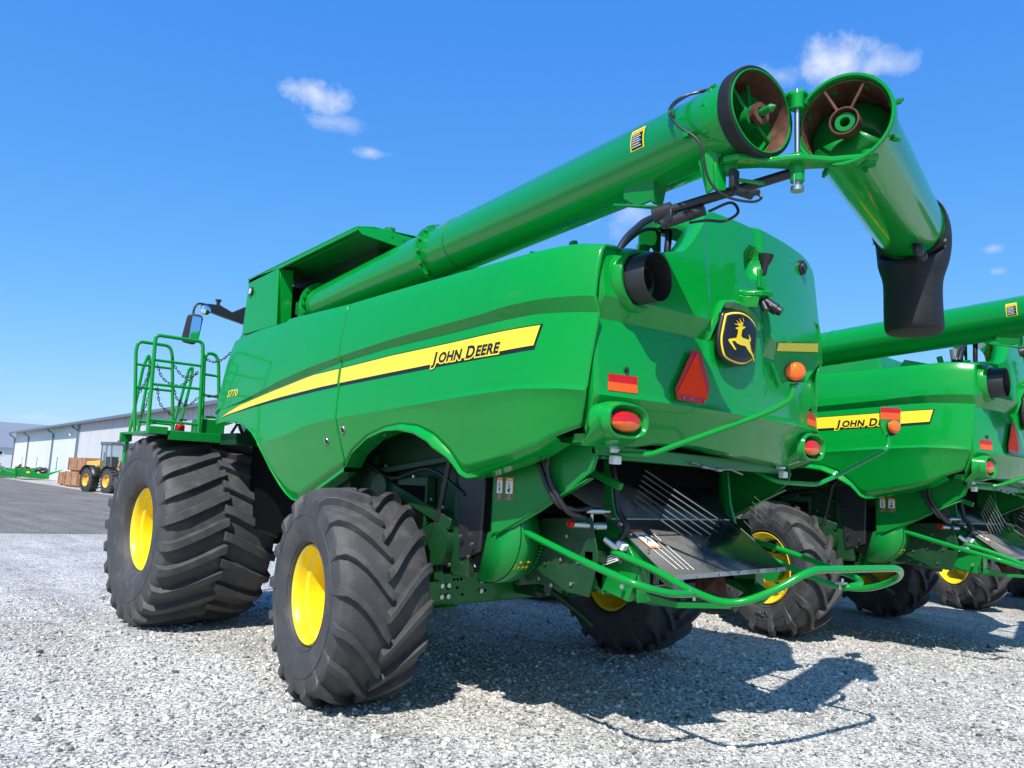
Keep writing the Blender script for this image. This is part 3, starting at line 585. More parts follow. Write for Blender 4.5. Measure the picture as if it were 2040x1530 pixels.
        for i in range(nA):
            a0, a1 = rad(185)+i*rad(95)/nA, rad(185)+(i+1)*rad(95)/nA
            for j in range(nX):
                x0 = sx*(1.055-j*.035); x1 = sx*(1.055-(j+1)*.035); r2 = .335
                P3 = lambda a, x: (x, cy+r2*math.cos(a), cz_+r2*math.sin(a)); am, xm = (a0+a1)/2, (x0+x1)/2; da, dx = (a1-a0)*.29, (x1-x0)*.29
                O = [P3(a0,x0),P3(a0,xm),P3(a0,x1),P3(am,x1),P3(a1,x1),P3(a1,xm),P3(a1,x0),P3(am,x0)]; I = [P3(am-da,xm-dx),P3(am-da*1.35,xm),P3(am-da,xm+dx),P3(am,xm+dx*1.35),P3(am+da,xm+dx),P3(am+da*1.35,xm),P3(am+da,xm-dx),P3(am,xm-dx*1.35)]
                m_.add(O+I, [(k, (k+1)%8, 8+(k+1)%8, 8+k) for k in range(8)], True)
        m_.build('perforated_guard', GREENM, K)
    m_ = MB(); m_.cyl((-1.2,-1.19,1.34),(1.2,-1.19,1.34),.29,n=24); m_.build('chopper_rotor', DARK, K)
    # hood frame: side plates with bolts, cross rails
    m_ = MB()
    for sx in (-1,1): m_.prism([(sx*1.0,-1.35,1.02),(sx*1.0,-1.95,.98),(sx*1.0,-2.02,1.25),(sx*1.0,-1.95,1.50),(sx*1.0,-1.25,1.45)], (-sx*.015,0,0))
    m_.span((-1.0,-1.30,.98),(1.0,-1.24,1.05)); m_.span((-1.0,-1.98,1.20),(-.78,-1.90,1.28)); m_.build('chopper_frame', DGREEN, K, bevel=.006)
    m_ = MB()
    for (y, z) in ((-1.45,1.30),(-1.55,1.16),(-1.75,1.36),(-1.8,1.05),(-1.62,1.02),(-1.5,1.05),(-1.86,1.2),(-1.7,1.2),(-1.42,1.12)): m_.bolt((-1.002,y,z), (-1,0,0), .013, .014)
    m_.build('frame_bolt', STEEL, K)
    # beam under rear panel
    m_ = MB(); m_.span((-1.15,-2.16,1.88),(1.20,-2.08,1.97)); m_.prism([(-1.25,-2.2,1.90),(-.9,-2.2,1.90),(-.9,-2.2,1.98),(-1.25,-2.2,1.98)], (0,.05,0)); m_.box((-.95,-1.9,1.80),(.04,.55,.05),Matrix.Rotation(.35,3,'X')); m_.build('rear_crossbeam', GREENM, K, bevel=.008)
    m_ = MB(); m_.tube(fillet([(-.2,-2.18,1.91),(0.05,-2.2,1.87),(.3,-2.2,1.88),(.5,-2.18,1.85)],.03),.007); m_.cyl((-.10,-2.2,1.885),(-.02,-2.2,1.88),.014); m_.cyl((.1,-2.2,1.87),(.17,-2.2,1.87),.015); m_.build('hydraulic_fitting', GREYM, K)
    # ---- spreader board (glossy black) ----
    m_ = MB(); b0, b1 = (-2.42,1.155), (-1.95,1.48); b2 = (-1.52,1.778); X0, X1 = -.80, .70
    m_.add([(X0,b0[0],b0[1]),(X1,b0[0],b0[1]),(X1,b1[0],b1[1]),(X0,b1[0],b1[1])], [(0,1,2,3)]); m_.add([(X0-.25,b2[0],b2[1]),(X1+.35,b2[0],b2[1]),(X1,b1[0],b1[1]),(X0,b1[0],b1[1])], [(3,2,1,0)])
    bo = m_.build('spreader_board', DECK, K, solid=.012, sharp=10)
    m_ = MB(); m_.span((X0,-2.435,1.135),(X1,-2.42,1.165)); m_.span((X0,-1.965,1.485),(X1,-1.955,1.495)); m_.build('board_edge', GREYM, bo)
    m_ = MB()
    for k in range(6): m_.bolt((X0+.06+k*.26,-2.436,1.15), (0,-1,0), .011, .010)
    m_.build('edge_bolt', STEEL, bo)
    n_ = Vector((0,-.57,.82)).normalized()
    for k in range(7):
        a = Vector((-.50-.003*k,-2.245+.015*k,1.71-.035*k)); b = Vector((.20-.006*k,-2.15+.016*k,1.51-.040*k)); dd_ = b-a
        q = MB(); q.tube([a, b], .0055, n=6); q.build('straw_tine', STEEL, K); q = MB(); q.tube([a-dd_*.55, a], .005, n=6); q.build('straw_tine', BLACK, K); q = MB(); q.tube([b, b+dd_*.12], .005, n=6); q.build('straw_tine', BLACK, K)  # steel is the sunlit length; black ends paint the same rod in shade
    RB = [(-0.69,-2.20,1.325),(-0.65,-2.394,1.197),(-0.64,-2.16,1.361),(-0.59,-2.398,1.195),(-0.572,-2.12,1.388),(-0.54,-2.405,1.19),(-0.53,-2.11,1.40),(-0.48,-2.407,1.188)]
    for k in range(0, len(RB), 2):
        q = MB(); q.tube([RB[k], RB[k+1]], .0013, n=6); q.build('straw_tine', GREYM, K)
    for a, b in (((.55,-2.161,1.753),(.55,-2.376,1.596)),((.55,-2.136,1.716),(.55,-2.352,1.559)),((.55,-2.115,1.678),(.55,-2.333,1.522)),((.55,-2.10,1.641),(.55,-2.318,1.49)),((.55,-2.06,1.58),(.55,-2.23,1.44))):
        q = MB(); q.tube([a, b], .0020, n=6); q.build('straw_tine', BLACK, K)
    for a, b in (((.55,-1.70,1.74),(.55,-2.26,1.348)),((.42,-1.62,1.735),(.62,-2.1,1.40))):
        q = MB(); q.tube([a, b], .006, n=6); q.build('straw_tine', BLACK, K)
    # board side cheeks, posts and brackets
    m_ = MB()
    for sx in (-1,1):
        x = sx*.735
        m_.prism([(x,-1.84,1.90),(x,-1.90,1.88),(x,-1.93,1.62),(x,-1.985,1.435)]+([(x,-2.44,1.115),(x,-2.42,1.085),(x,-2.05,1.28),(x,-1.88,1.34)] if sx < 0 else [(x,-1.98,1.40),(x,-1.90,1.44)]), (sx*.03,0,0))
    m_.build('board_bracket', GREENM, K, bevel=.004)
    m_ = MB()
    for sx in (-1,1):
        x = sx*.80; m_.prism([(x,-1.83,1.45),(x,-1.80,1.15),(x,-1.86,1.02),(x,-2.12,.96),(x,-2.20,1.20),(x,-2.08,1.36)], (-sx*.05,0,0)); m_.prism([(x,-1.78,1.20),(x,-1.82,1.02),(x,-1.90,.98),(x,-1.9,1.2)], (-sx*.10,0,0))
        m_.span((x+.0,-2.20,.965),(x+sx*.012-sx*.14,-2.185,1.21))
        m_.prism([(sx*.78,-2.02,1.00),(sx*.60,-2.36,.945),(sx*.20,-2.52,.93),(sx*.20,-2.52,.96),(sx*.60,-2.36,.98),(sx*.78,-2.10,1.05)], (0,.20,-.01))
    m_.build('spreader_mount', GREENM, K, bevel=.006)
    m_ = MB(); m_.span((-.66,-2.02,1.03),(.66,-1.5,1.12)); m_.build('spreader_floor', DARK, K)
    m_ = MB(); m_.prism([(.02,-2.10,1.13),(.10,-2.28,1.13),(.06,-2.34,.90),(-.10,-2.20,.95)], (.012,.03,0)); m_.box((-.2,-2.0,1.05),(.5,.02,.12)); m_.cyl((-.45,-1.95,1.04),(-.45,-1.95,1.13),.05); m_.build('spreader_blade', RUST, K)
    m_ = MB(); 
    for k in range(3): m_.box((-.50+k*.02,-2.1,1.06),(.008,.02,.13)); 
    m_.span((-.52,-2.12,1.045),(-.2,-2.105,1.055)); m_.span((-.32,-2.14,.99),(-.20,-2.12,1.12)); m_.build('drive_linkage', GREYM, K, bevel=.003)
    m_ = MB()
    for q in ((-.805,-2.06,1.22),(-.77,-2.10,1.40),(-.77,-2.25,1.30),(-.77,-2.40,1.165),(-.77,-2.02,1.46),(-.83,-2.1,1.06),(-.86,-1.95,1.34)): m_.bolt(q, (-1,-.1,0), .016, .02)
    m_.build('mount_bolt', STEEL, K)
    m_ = MB(); m_.box((-.856,-2.0,1.225),(.004,.14,.05),Matrix.Rotation(-.35,3,'X')); lb = m_.build('serial_plate', WHITE, K)
    m_ = MB(); 
    for k in range(3): m_.box((-.860,-2.0-.0*k,1.240-k*.015),(.002,.11,.004),Matrix.Rotation(-.35,3,'X'))
    m_.build('plate_print', BDEC, lb)
    m_ = MB(); c0 = Vector((-.655,-2.07,1.398)); ux = Vector((.75,-.55,-.38)).normalized(); uy = Vector((1,0,0))
    def lab(P, o, mtl, nm, par):
        q = MB(); q.add([c0+Vector((a,0,0))+Vector((0,-.823,-.567))*b+n_*(o+.014) for a, b in P], [(0,1,2,3)]); return q.build(nm, mtl, par)
    lb = lab([(-.085,-.02),(.045,-.02),(.075,.17),(-.055,.17)], .004, ORL, 'warning_label', bo); lab([(-.075,.008),(.042,.008),(.064,.155),(-.048,.155)], .006, WHITE, 'label_panel', lb)
    q = MB(); 
    for a, b, c, d_ in ((-.04,.04,0,.07),(0,.07,.02,.11),(-.02,.05,.03,.05),(.0,.09,-.03,.12)): q.tube([c0+Vector((a,0,0))+Vector((0,-.823,-.567))*b+n_*.022, c0+Vector((c,0,0))+Vector((0,-.823,-.567))*d_+n_*.022],.004,n=5)
    q.build('label_pictogram', BDEC, lb)
    # ---- tubular rear guard ----
    m_ = MB(); r = .023
    left = [(-.86,-2.02,1.28),(-.81,-2.32,1.20),(-.80,-2.62,1.085),(-.82,-2.90,1.045),(-.60,-3.05,1.14),(-.45,-3.19,1.27),(.58,-3.32,1.255),(.80,-3.22,1.16),(.88,-2.97,1.055),(.87,-2.72,1.05),(.80,-2.2,1.22),(.78,-1.98,1.27)]
    m_.tube(fillet(left,.14,6), r, n=12)
    for sx in (-1,1):
        P = [(-.95,-1.45,1.375),(-1.17,-1.48,1.375),(-1.21,-1.60,1.36),(-1.25,-2.1,1.24),(-1.25,-2.52,1.145),(-1.05,-2.62,1.09),(-.80,-2.63,1.08)] if sx < 0 else [(.95,-1.5,1.375),(1.20,-1.52,1.375),(1.26,-1.7,1.34),(1.33,-2.2,1.22),(1.34,-2.72,1.08),(1.2,-2.79,1.06),(.87,-2.80,1.045)]
        m_.tube(fillet(P,.13,6), r, n=12)
    m_.build('rear_guard_rail', GREEN, K)
    m_ = MB()
    for sx, y in ((-1,-2.63),(1,-2.80)): m_.box((sx*.83,y,1.082),(.07,.06,.016)); m_.bolt((sx*.85,y,1.085),(0,0,1),.010,.03); m_.bolt((sx*.81,y,1.07),(0,0,-1),.010,.03)
    m_.build('rail_clamp', STEEL, K)
    # ---- folding warning arms ----
    m_ = MB(); PL = [(-1.18,-1.90,1.98),(-1.145,-1.981,1.931),(-1.035,-2.234,1.916),(-.964,-2.396,1.915),(-.93,-2.475,1.95),(-.698,-3.01,2.173),(-.659,-3.099,2.22),(-.634,-3.157,2.261),(-.626,-3.174,2.312),(-.626,-3.174,2.37)]
    m_.tube(fillet(PL,.05,4), .0185, n=12); al = m_.build('warning_arm', GREEN, K)
    AP = [(-0.7,-3.11,2.606),(-0.672,-3.138,2.615),(-0.55,-3.26,2.617),(-0.525,-3.285,2.606),(-0.526,-3.284,2.523),(-0.537,-3.273,2.46),(-0.586,-3.224,2.363),(-0.675,-3.135,2.36),(-0.7,-3.11,2.43),(-0.711,-3.099,2.502)]
    q = MB(); q.prism(AP, (.006,.006,0)); q.prism([AP[6],AP[7],Vector(AP[7])+Vector((-.02,-.02,-.004)),Vector(AP[6])+Vector((-.02,-.02,-.004))],(0,0,.006)); pl_ = q.build('arm_plate', GREEN, al)
    q = MB(); q.prism([Vector(a)+Vector((-.003,-.003,0)) for a in [(-0.699,-3.119,2.600),(-0.533,-3.285,2.606),(-0.534,-3.284,2.554),(-0.706,-3.112,2.551)]], (.002,.002,0)); q.build('yellow_reflector', YDEC, pl_)
    def amber(c, d_, par, r=.066):
        c = Vector(c); d_ = Vector(d_).normalized()
        q = MB(); q.lathe([(-.005,r*.98),(.02,r),(.035,r*.93),(.048,r*.7),(.055,r*.35),(.056,.0001)], c, d_, n=28); l_ = q.build('amber_lamp', AMBER, par); 
        q = MB(); q.lathe([(-.03,r*.8),(-.006,r*1.03),(.0,r*1.05),(.004,r*.99)], c, d_, n=28); q.cyl(c-Vector((0,0,r)), c-Vector((0,0,r*1.35)), .02, n=12); q.build('lamp_base', BLACK, par)
    amber((-.632,-3.188,2.430), (-1,-1,0), pl_, .057)
    m_ = MB(); PR = [(.95,-1.95,1.93),(1.02,-2.16,1.82),(1.16,-2.22,1.81),(1.50,-2.30,1.81),(1.72,-2.38,1.90),(2.12,-2.55,2.10),(2.245,-2.60,2.17),(2.252,-2.60,2.30)]
    m_.tube(fillet(PR,.06,5), .0185, n=12); ar = m_.build('warning_arm', GREEN, K)
    RP = [(2.134,-2.579,2.527),(2.169,-2.592,2.540),(2.359,-2.658,2.553),(2.380,-2.666,2.534),(2.368,-2.661,2.391),(2.325,-2.646,2.295),(2.177,-2.594,2.284),(2.138,-2.581,2.363)]
    q = MB(); q.prism(RP, (.004,.010,0)); pr_ = q.build('arm_plate', GREEN, ar)
    q = MB(); q.prism([Vector(a)+Vector((-.001,-.003,0)) for a in [(2.142,-2.582,2.526),(2.372,-2.663,2.537),(2.371,-2.662,2.491),(2.138,-2.581,2.480)]], (.001,.002,0)); q.build('red_reflector', REDR, pr_)
    q = MB(); q.prism([Vector(a)+Vector((-.001,-.003,0)) for a in [(2.138,-2.581,2.480),(2.371,-2.662,2.491),(2.369,-2.662,2.433),(2.137,-2.580,2.422)]], (.001,.002,0)); q.build('orange_reflector', ORR, pr_)
    amber((2.251,-2.640,2.357), (-.35,-1,0), pr_, .058)
    for sx in (-1,1):
        q = MB(); q.box((sx*1.085,-2.19,1.945),(.085,.05,.05)); q.box((sx*1.085,-2.21,1.875),(.075,.05,.055)); q.build('arm_pivot_block', WHITE, K, bevel=.008)
    # ---- black hoses at the rear ----
    for P, r in (([(-1.29,-1.70,1.98),(-1.305,-1.73,1.88),(-1.30,-1.78,1.77),(-1.29,-1.84,1.66),(-1.25,-1.90,1.57),(-1.15,-1.94,1.545),(-1.02,-1.95,1.56)],.019),([(-1.28,-1.86,1.99),(-1.305,-1.84,1.90),(-1.305,-1.83,1.80),(-1.29,-1.87,1.68),(-1.24,-1.94,1.55),(-1.17,-1.96,1.51),(-1.08,-1.96,1.50)],.018),([(-.79,-1.93,1.92),(-.80,-1.98,1.75),(-.80,-2.02,1.55),(-.80,-2.09,1.45),(-.82,-2.06,1.36),(-.86,-2.0,1.33)],.021)):
        q = MB(); q.tube(catmull(P,8), r, n=12); q.build('hydraulic_hose', HOSE, K)
    q = MB(); q.cyl((-1.02,-1.92,1.54),(-.90,-1.97,1.54),.022); q.cyl((-.93,-1.96,1.54),(-.86,-1.99,1.54),.014); q.cyl((-1.10,-1.88,1.45),(-.95,-1.94,1.44),.024); q.cyl((-.95,-1.94,1.44),(-.88,-1.97,1.44),.030); q.cyl((-.97,-1.93,1.45),(-.97,-1.93,1.53),.012); q.cyl((-.90,-1.98,1.36),(-.84,-2.05,1.30),.026); q.build('hose_coupling', STEEL, K)
    q = MB(); q.cyl((-1.13,-1.87,1.455),(-1.10,-1.88,1.45),.026); q.build('coupling_collar', REDR, K)
    q = MB(); q.box((-.83,-2.08,1.32),(.06,.07,.05),Matrix.Rotation(.4,3,'X')); q.build('hose_tag', WHITE, K, bevel=.01)
    # ---- rear axle ----
    m_ = MB(); m_.span((-.92,-.14,.66),(1.2,.14,.93)); m_.build('rear_axle', GREENM, K, bevel=.012)
    m_ = MB()
    for sx in (-1,1):
        m_.prism([(sx*.70,-.155,.66),(sx*.90,-.155,.66),(sx*.90,-.155,.985),(sx*.84,-.155,1.0),(sx*.80,-.155,.94)], (0,-.015,0)); m_.span((sx*.69,-.24,.655),(sx*.92,-.155,.67)); m_.span((sx*.86,-.22,.70),(sx*1.12,.12,.88)); m_.cyl((sx*1.14,-.02,.62),(sx*1.14,-.02,1.0),.085,n=20); m_.cyl((sx*1.0,0,.8),(sx*1.4,0,.8),.14,n=24); m_.tube([(sx*1.05,.22,.74),(0,.26,.74)],.025)
    m_.build('axle_knuckle', GREENM, K, bevel=.008)
    m_ = MB()
    for x in (-.75,-.82): 
        for z in (.74,.83): m_.bolt((x,-.172,z),(0,-1,0),.021,.02)
    for x in (-.36,):
        for z in (.76,.85): m_.bolt((x,-.142,z),(0,-1,0),.021,.02)
    m_.build('axle_bolt', STEEL, K)
    m_ = MB()
    for x, z in ((-.80,.92),(-.72,.80),(-.72,.74),(-.66,.87),(-.62,.87),(-.58,.87),(-.62,.80),(-.36,.90),(-.30,.90),(-.30,.85),(-.30,.76),(-.56,.74),(.5,.76),(.56,.76)): m_.cyl((x,-.1415,z),(x,-.1435,z),.013,n=12)
    m_.build('axle_hole', DARK, K)
    m_ = MB(); m_.span((-.13,-.1415,.85),(-.05,-.144,.96-.02)); lb = m_.build('axle_label', WHITE, K)
    m_ = MB(); 
    for k in range(4): m_.span((-.12,-.1445,.865+k*.018),(-.075+.01*(k%2),-.1455,.869+k*.018))
    m_.build('label_print', BDEC, lb)
    m_ = MB(); m_.cyl((.12,-.15,.80),(.12,-.42,.80),.09,n=20); m_.cyl((.12,-.42,.80),(.12,-.5,.80),.05,n=16); m_.tube([(.2,-.4,.80),(.36,-.7,.58),(.40,-.8,.50)],.030,n=10); m_.cyl((-.05,-1.0,.98),(.6,-1.3,.86),.028); m_.build('axle_motor', DGREEN, K, bevel=.004)
    # ---- wheels ----
    for sx in (-1,1):
        rw = make_wheel(K, (-1.63 if sx < 0 else 1.90,-.02,.800), -.149, .815, .73, .362, .062, 17, .46, 1, .066, .22, .45, sx)
        make_wheel(K, (sx*1.45,3.707,1.03), 0, 1.052, 1.25, .445, .068, 23, .27, -1, .088, .30, .12, sx)
    m_ = MB(); m_.cyl((-1.2,3.707,1.04),(1.2,3.707,1.04),.2,n=20); m_.span((-.7,2.9,.9),(.7,4.2,1.9)); m_.build('front_axle', DGREEN, K)
    # ---- grain tank cover and left front box ----
    m_ = MB()
    P = [(2.72,3.17),(2.66,3.79),(1.98,3.79),(1.97,3.72),(1.92,3.18)]
    m_.prism([(-1.47,y,z) for y, z in P], (.02,0,0)); m_.span((-1.455,2.63,3.15),(-.3,2.70,3.77)); m_.prism([(-1.45,1.97,3.2),(-1.45,1.97,3.78),(-1.3,1.97,3.80),(-1.28,1.97,3.2)], (0,.03,0)); m_.build('tank_side_box', GREEN, K, bevel=.008)
    m_ = MB(); m_.prism([(-1.47,2.70,3.775),(-1.47,.50,3.90),(-1.30,.46,3.93),(-1.30,2.66,3.81)], (0,0,.015)); m_.prism([(-1.32,2.68,3.80),(-1.32,.46,3.925),(.0,.46,4.02),(.0,2.68,3.92)], (0,0,.015))
    m_.prism([(-1.47,.50,3.90),(-1.42,.47,3.84),(-1.05,.42,3.80),(-.85,.42,3.79),(-.60,.42,3.93),(-1.30,.46,3.94)], (0,.012,0)); m_.prism([(-1.47,2.68,3.775),(-1.47,.50,3.90),(-1.47,.50,3.87),(-1.47,2.68,3.73)], (.015,0,0)); m_.build('tank_cover', GREEN, K, bevel=.006)
    m_ = MB(); m_.prism([(-.62,.4,3.1),(-.62,2.65,3.1),(-.40,2.65,3.85),(-.45,.4,3.93)], (.03,0,0)); m_.span((-1.4,2.5,3.0),(-.5,2.6,3.75)); m_.span((-.9,.6,3.05),(-.86,1.6,3.50)); m_.span((-1.38,1.0,3.02),(-.5,2.6,3.10)); m_.cyl((-1.0,1.75,3.1),(-1.0,1.75,3.55),.05); m_.span((-.98,.9,3.05),(-.95,2.6,3.92)); m_.span((-1.44,2.55,3.1),(-.9,2.6,3.78)); m_.build('tank_wall', DGREEN, K)
    m_ = MB(); m_.span((-.6,-1.2,3.0),(1.45,2.6,3.25)); m_.prism([(-.55,-1.1,3.2),(-.55,2.6,3.2),(-.3,2.5,3.75),(-.3,-.9,3.60)], (1.9,0,0)); m_.build('grain_tank', GREENM, K, bevel=.02)
    m_ = MB()
    for (x, y) in ((-1.15,.41),(-1.02,.41)): m_.bolt((x,y,3.87),(0,-1,0),.014,.014)
    m_.cyl((-1.12,.5,3.93),(-1.12,.5,3.98),.05,n=14); m_.build('cover_bolt', GREENM, K)
    m_ = MB(); m_.lathe([(0,.046),(.02,.045),(.022,.036)], (-1.472,2.56,3.63), (-1,0,0), n=20); pb = m_.build('lamp_bezel', BLACK, K); m_ = MB(); m_.lathe([(.0,.037),(.024,.034),(.030,.0001)], (-1.472,2.56,3.63), (-1,0,0), n=20); m_.build('side_lamp', LAMP, pb)
    # cab (behind, mostly hidden)
    m_ = MB(); m_.prism([(-.55,3.0,2.0),(-.55,4.55,2.0),(-.55,4.85,2.7),(-.55,4.55,3.50),(-.55,3.0,3.50)], (1.3,0,0)); cb = m_.build('cab', GLASS, K, bevel=.05); m_ = MB(); m_.prism([(-.6,2.95,3.45),(-.6,4.75,3.45),(-.6,4.8,3.58),(-.6,2.95,3.66)], (1.4,0,0)); m_.build('cab_roof', GREEN, cb, bevel=.04); m_ = MB(); m_.span((-.9,2.9,1.5),(.9,4.6,2.02)); m_.build('cab_base', DGREEN, cb, bevel=.02)
    # front deck under the side panel nose
    m_ = MB(); m_.span((-1.50,2.55,1.98),(-1.0,2.95,2.10)); 
    for k in range(7): m_.box((-1.42+.07*k,2.62,2.12),(.02,.03,.12),Matrix.Rotation(.5 if k%2 else -.5,3,'Y')); m_.box((-1.42+.07*k,2.80,2.16),(.02,.03,.12),Matrix.Rotation(-.5 if k%2 else .5,3,'Y'))
    m_.build('deck_grating', DGREEN, K)
    # ---- platform, rails, ladder ----
    def yp(P, y): return [(a, y, b) for a, b in P]
    m_ = MB(); m_.span((-2.10,3.10,2.065),(-1.0,4.4,2.095)); m_.span((-2.22,3.06,2.05),(-2.02,3.13,2.13)); m_.span((-2.0,3.08,2.0),(-.9,3.11,2.10)); m_.prism([(-2.13,4.25,1.97),(-2.13,4.25,2.09),(-2.0,4.25,2.09),(-2.0,4.25,1.99)], (0,.04,0)); m_.span((-1.62,3.2,2.10),(-1.36,3.5,2.26)); m_.build('access_platform', GREENM, K, bevel=.006)
    rt = .0195
    def rail(P, y, bars):
        q = MB(); q.tube(fillet(yp(P, y), .09, 6), rt, n=12)
        for i in range(0, len(bars), 2): q.tube([(bars[i][0], y, bars[i][1]), (bars[i+1][0], y, bars[i+1][1])], rt*.8, n=10)
        return q.build('safety_rail', GREEN, K)
    rail([(-2.195,2.07),(-2.215,2.98),(-2.215,3.095),(-1.72,3.10),(-1.705,3.0),(-1.665,2.07)], 3.15, [(-2.212,2.828),(-1.70,2.832),(-2.207,2.571),(-1.69,2.579),(-2.195,2.196),(-1.675,2.187)])
    rail([(-2.03,2.10),(-2.11,3.04),(-2.09,3.145),(-1.74,3.145),(-1.70,3.05),(-1.60,2.10)], 4.1, [(-2.09,2.877),(-1.69,2.880),(-2.06,2.612),(-1.67,2.615),(-2.0,2.225),(-1.606,2.217)])
    rail([(-1.50,2.20),(-1.545,2.95),(-1.52,3.04),(-1.42,3.035),(-1.38,2.95),(-1.30,2.20)], 3.5, [(-1.522,2.790),(-1.361,2.786),(-1.499,2.551),(-1.321,2.545),(-1.475,2.304),(-1.289,2.304)])
    q = MB(); q.tube(fillet([(-2.05,4.35,1.60),(-2.015,4.33,2.077),(-1.95,4.3,2.87),(-1.90,4.3,3.05),(-1.87,4.3,2.90),(-1.93,4.3,2.1)],.06), .018, n=10); q.tube(fillet([(-1.52,4.4,2.1),(-1.376,4.4,2.94),(-1.335,4.4,2.965),(-1.335,4.4,2.818),(-1.434,4.4,2.1)],.03), .018, n=10)
    q.tube([(-2.06,4.32,1.35),(-2.03,4.33,2.0)],.02)
    for k in range(3): q.tube([(-2.055+.008*k,4.33,1.42+k*.2),(-1.86,4.60,1.42+k*.2)], .010, n=6)
    q.build('ladder', GREEN, K)
    def chain(P, name='safety_chain'):
        q = MB(); pts = catmull(P, 10); d = [0]
        for a, b in zip(pts, pts[1:]): d.append(d[-1]+(b-a).length)
        n = int(d[-1]/.034); 
        for k in range(n):
            t = (k+.5)*d[-1]/n; j = max(0, min(len(pts)-2, int(np.searchsorted(d, t))-1)); p_ = pts[j].lerp(pts[j+1], (t-d[j])/(d[j+1]-d[j]+1e-9)); tg = (pts[j+1]-pts[j]).normalized(); u = tg.cross(Vector((.3,1,.2))).normalized(); v = tg.cross(u); w_ = u if k%2 else v
            q.tube([p_+tg*.024*math.cos(a)+w_*.011*math.sin(a) for a in np.linspace(0, 2*math.pi, 9)[:-1]], .0045, n=5, closed=True)
        return q.build(name, BLACK, K)
    CH = [([(-1.875,2.957),(-1.832,2.848),(-1.709,2.740),(-1.567,2.800)],3.6),([(-2.022,2.846),(-1.962,2.715),(-1.860,2.646),(-1.732,2.646),(-1.568,2.817)],3.6),([(-1.996,2.589),(-1.946,2.408),(-1.809,2.292)],3.6),([(-1.816,2.602),(-1.764,2.477),(-1.645,2.423),(-1.539,2.518)],3.6),([(-1.721,2.987),(-1.658,2.916),(-1.559,2.898),(-1.450,2.963),(-1.330,3.113),(-1.282,3.238)],3.15),([(-1.687,2.639),(-1.668,2.529),(-1.554,2.510),(-1.436,2.555)],3.15),([(-1.95,2.95),(-1.99,2.72),(-2.05,2.55)],4.0),([(-1.94,2.60),(-1.97,2.40),(-2.03,2.25)],4.0)]
    for P, y in CH: chain(yp(P, y))
    q = MB(); q.cyl((-1.78,3.4,2.02),(-1.78,3.4,2.17),.05,n=16); q.sphere((-1.78,3.4,2.17),.05,10,(1,1,.5)); fe = q.build('fire_extinguisher', REDR, K); q = MB(); q.cyl((-1.78,3.4,2.19),(-1.78,3.4,2.24),.015); q.box((-1.75,3.4,2.24),(.08,.02,.015)); q.build('extinguisher_valve', BLACK, fe)
    # ---- mirror on its arm ----
    q = MB(); q.prism([(-.95,3.86,3.745),(-1.12,3.86,3.64),(-1.28,3.86,3.70),(-1.42,3.86,3.69),(-1.49,3.86,3.66),(-1.44,3.86,3.61),(-1.25,3.86,3.57),(-.95,3.86,3.52)], (0,.07,0)); q.tube(fillet([(-1.42,3.9,3.68),(-1.54,3.9,3.68),(-1.575,3.9,3.60),(-1.575,3.9,3.52)],.06),.014); q.cyl((-1.29,3.9,3.69),(-1.29,3.9,3.76),.022); q.cyl((-1.29,3.9,3.75),(-1.29,3.9,3.77),.036); ma = q.build('mirror_arm', BLACK, K, bevel=.01)
    q = MB(); q.prism([(-1.639,3.9,3.515),(-1.60,3.87,3.541),(-1.50,3.84,3.534),(-1.475,3.84,3.501),(-1.507,3.84,3.214),(-1.554,3.86,3.171),(-1.658,3.9,3.189),(-1.678,3.92,3.221)], (.02,.07,0)); mh = q.build('mirror_housing', BLACK, ma, bevel=.015)
    q = MB(); q.prism([(-1.604,3.808,3.50),(-1.490,3.845,3.505),(-1.520,3.815,3.215),(-1.630,3.778,3.225)], (-.001,.03,0)); q.build('mirror_glass', CHROME, mh)
    q = MB(); q.lathe([(.03,.055),(.0,.062),(-.012,.060),(-.022,.04),(-.026,.0001)], (-1.458,3.84,3.60), (.2,1,0), n=24); q.build('round_mirror', CHROME, ma, sharp=60)
    # ---- unloading auger ----
    A = Vector((-1.12,1.665,3.397)); Bv = Vector((-1.475,-3.37,3.662)); ad = (Bv-A).normalized(); q = MB(); Rr = .209
    q.lathe([(0,.197),(1.4,Rr-.003),((Bv-A).length-.24,Rr),((Bv-A).length-.235,Rr+.004),((Bv-A).length-.02,Rr+.010)], A, ad, n=64); q.cyl(A+ad*.62*0, A+ad*.02, Rr-.01, n=32)
    at = q.build('auger_tube', GREEN, K, sharp=50)
    def flange(q, t, rr, w=.035, nb=14): c = A+ad*t; q.lathe([(-w/2,Rr-.005),(-w/2,rr),(w/2,rr),(w/2,Rr-.005)], c, ad, n=64); return c
    q = MB(); c = flange(q, .03, .245); q.build('tube_flange', GREEN, at, sharp=30); q = MB(); bolts_ring(q, c+ad*.018, ad, .224, 18, .013, .022); q.build('flange_bolt', GREENM, at)
    tf = 2.16; q = MB(); c = flange(q, tf, Rr+.035, .03); q.build('tube_flange', GREEN, at, sharp=30); q = MB(); bolts_ring(q, c+ad*.015, ad, Rr+.018, 14, .014, .016, .2); q.build('flange_bolt', STEEL, at)
    q = MB(); c = A+ad*(tf+.33); q.lathe([(-.002,Rr),(0,Rr+.003),(.004,Rr+.003),(.006,Rr)], c, ad, n=64); q.build('weld_seam', GREENM, at)
    q = MB(); q.sphere(A-ad*.08, .205, 16, (1,1,1.0)); q.cyl(A-ad*.08-Vector((0,0,.5)), A-ad*.08, .20, n=24); q.box(A-ad*.28+Vector((-.10,0,.02)), (.10,.04,.13)); q.build('auger_elbow', GREENM, at)
    # mouth ring, set slightly toward the fold
    nr_ = Vector((-.20,-.975,.02)).normalized(); C1 = Bv+Vector((-.005,-.05,.0))
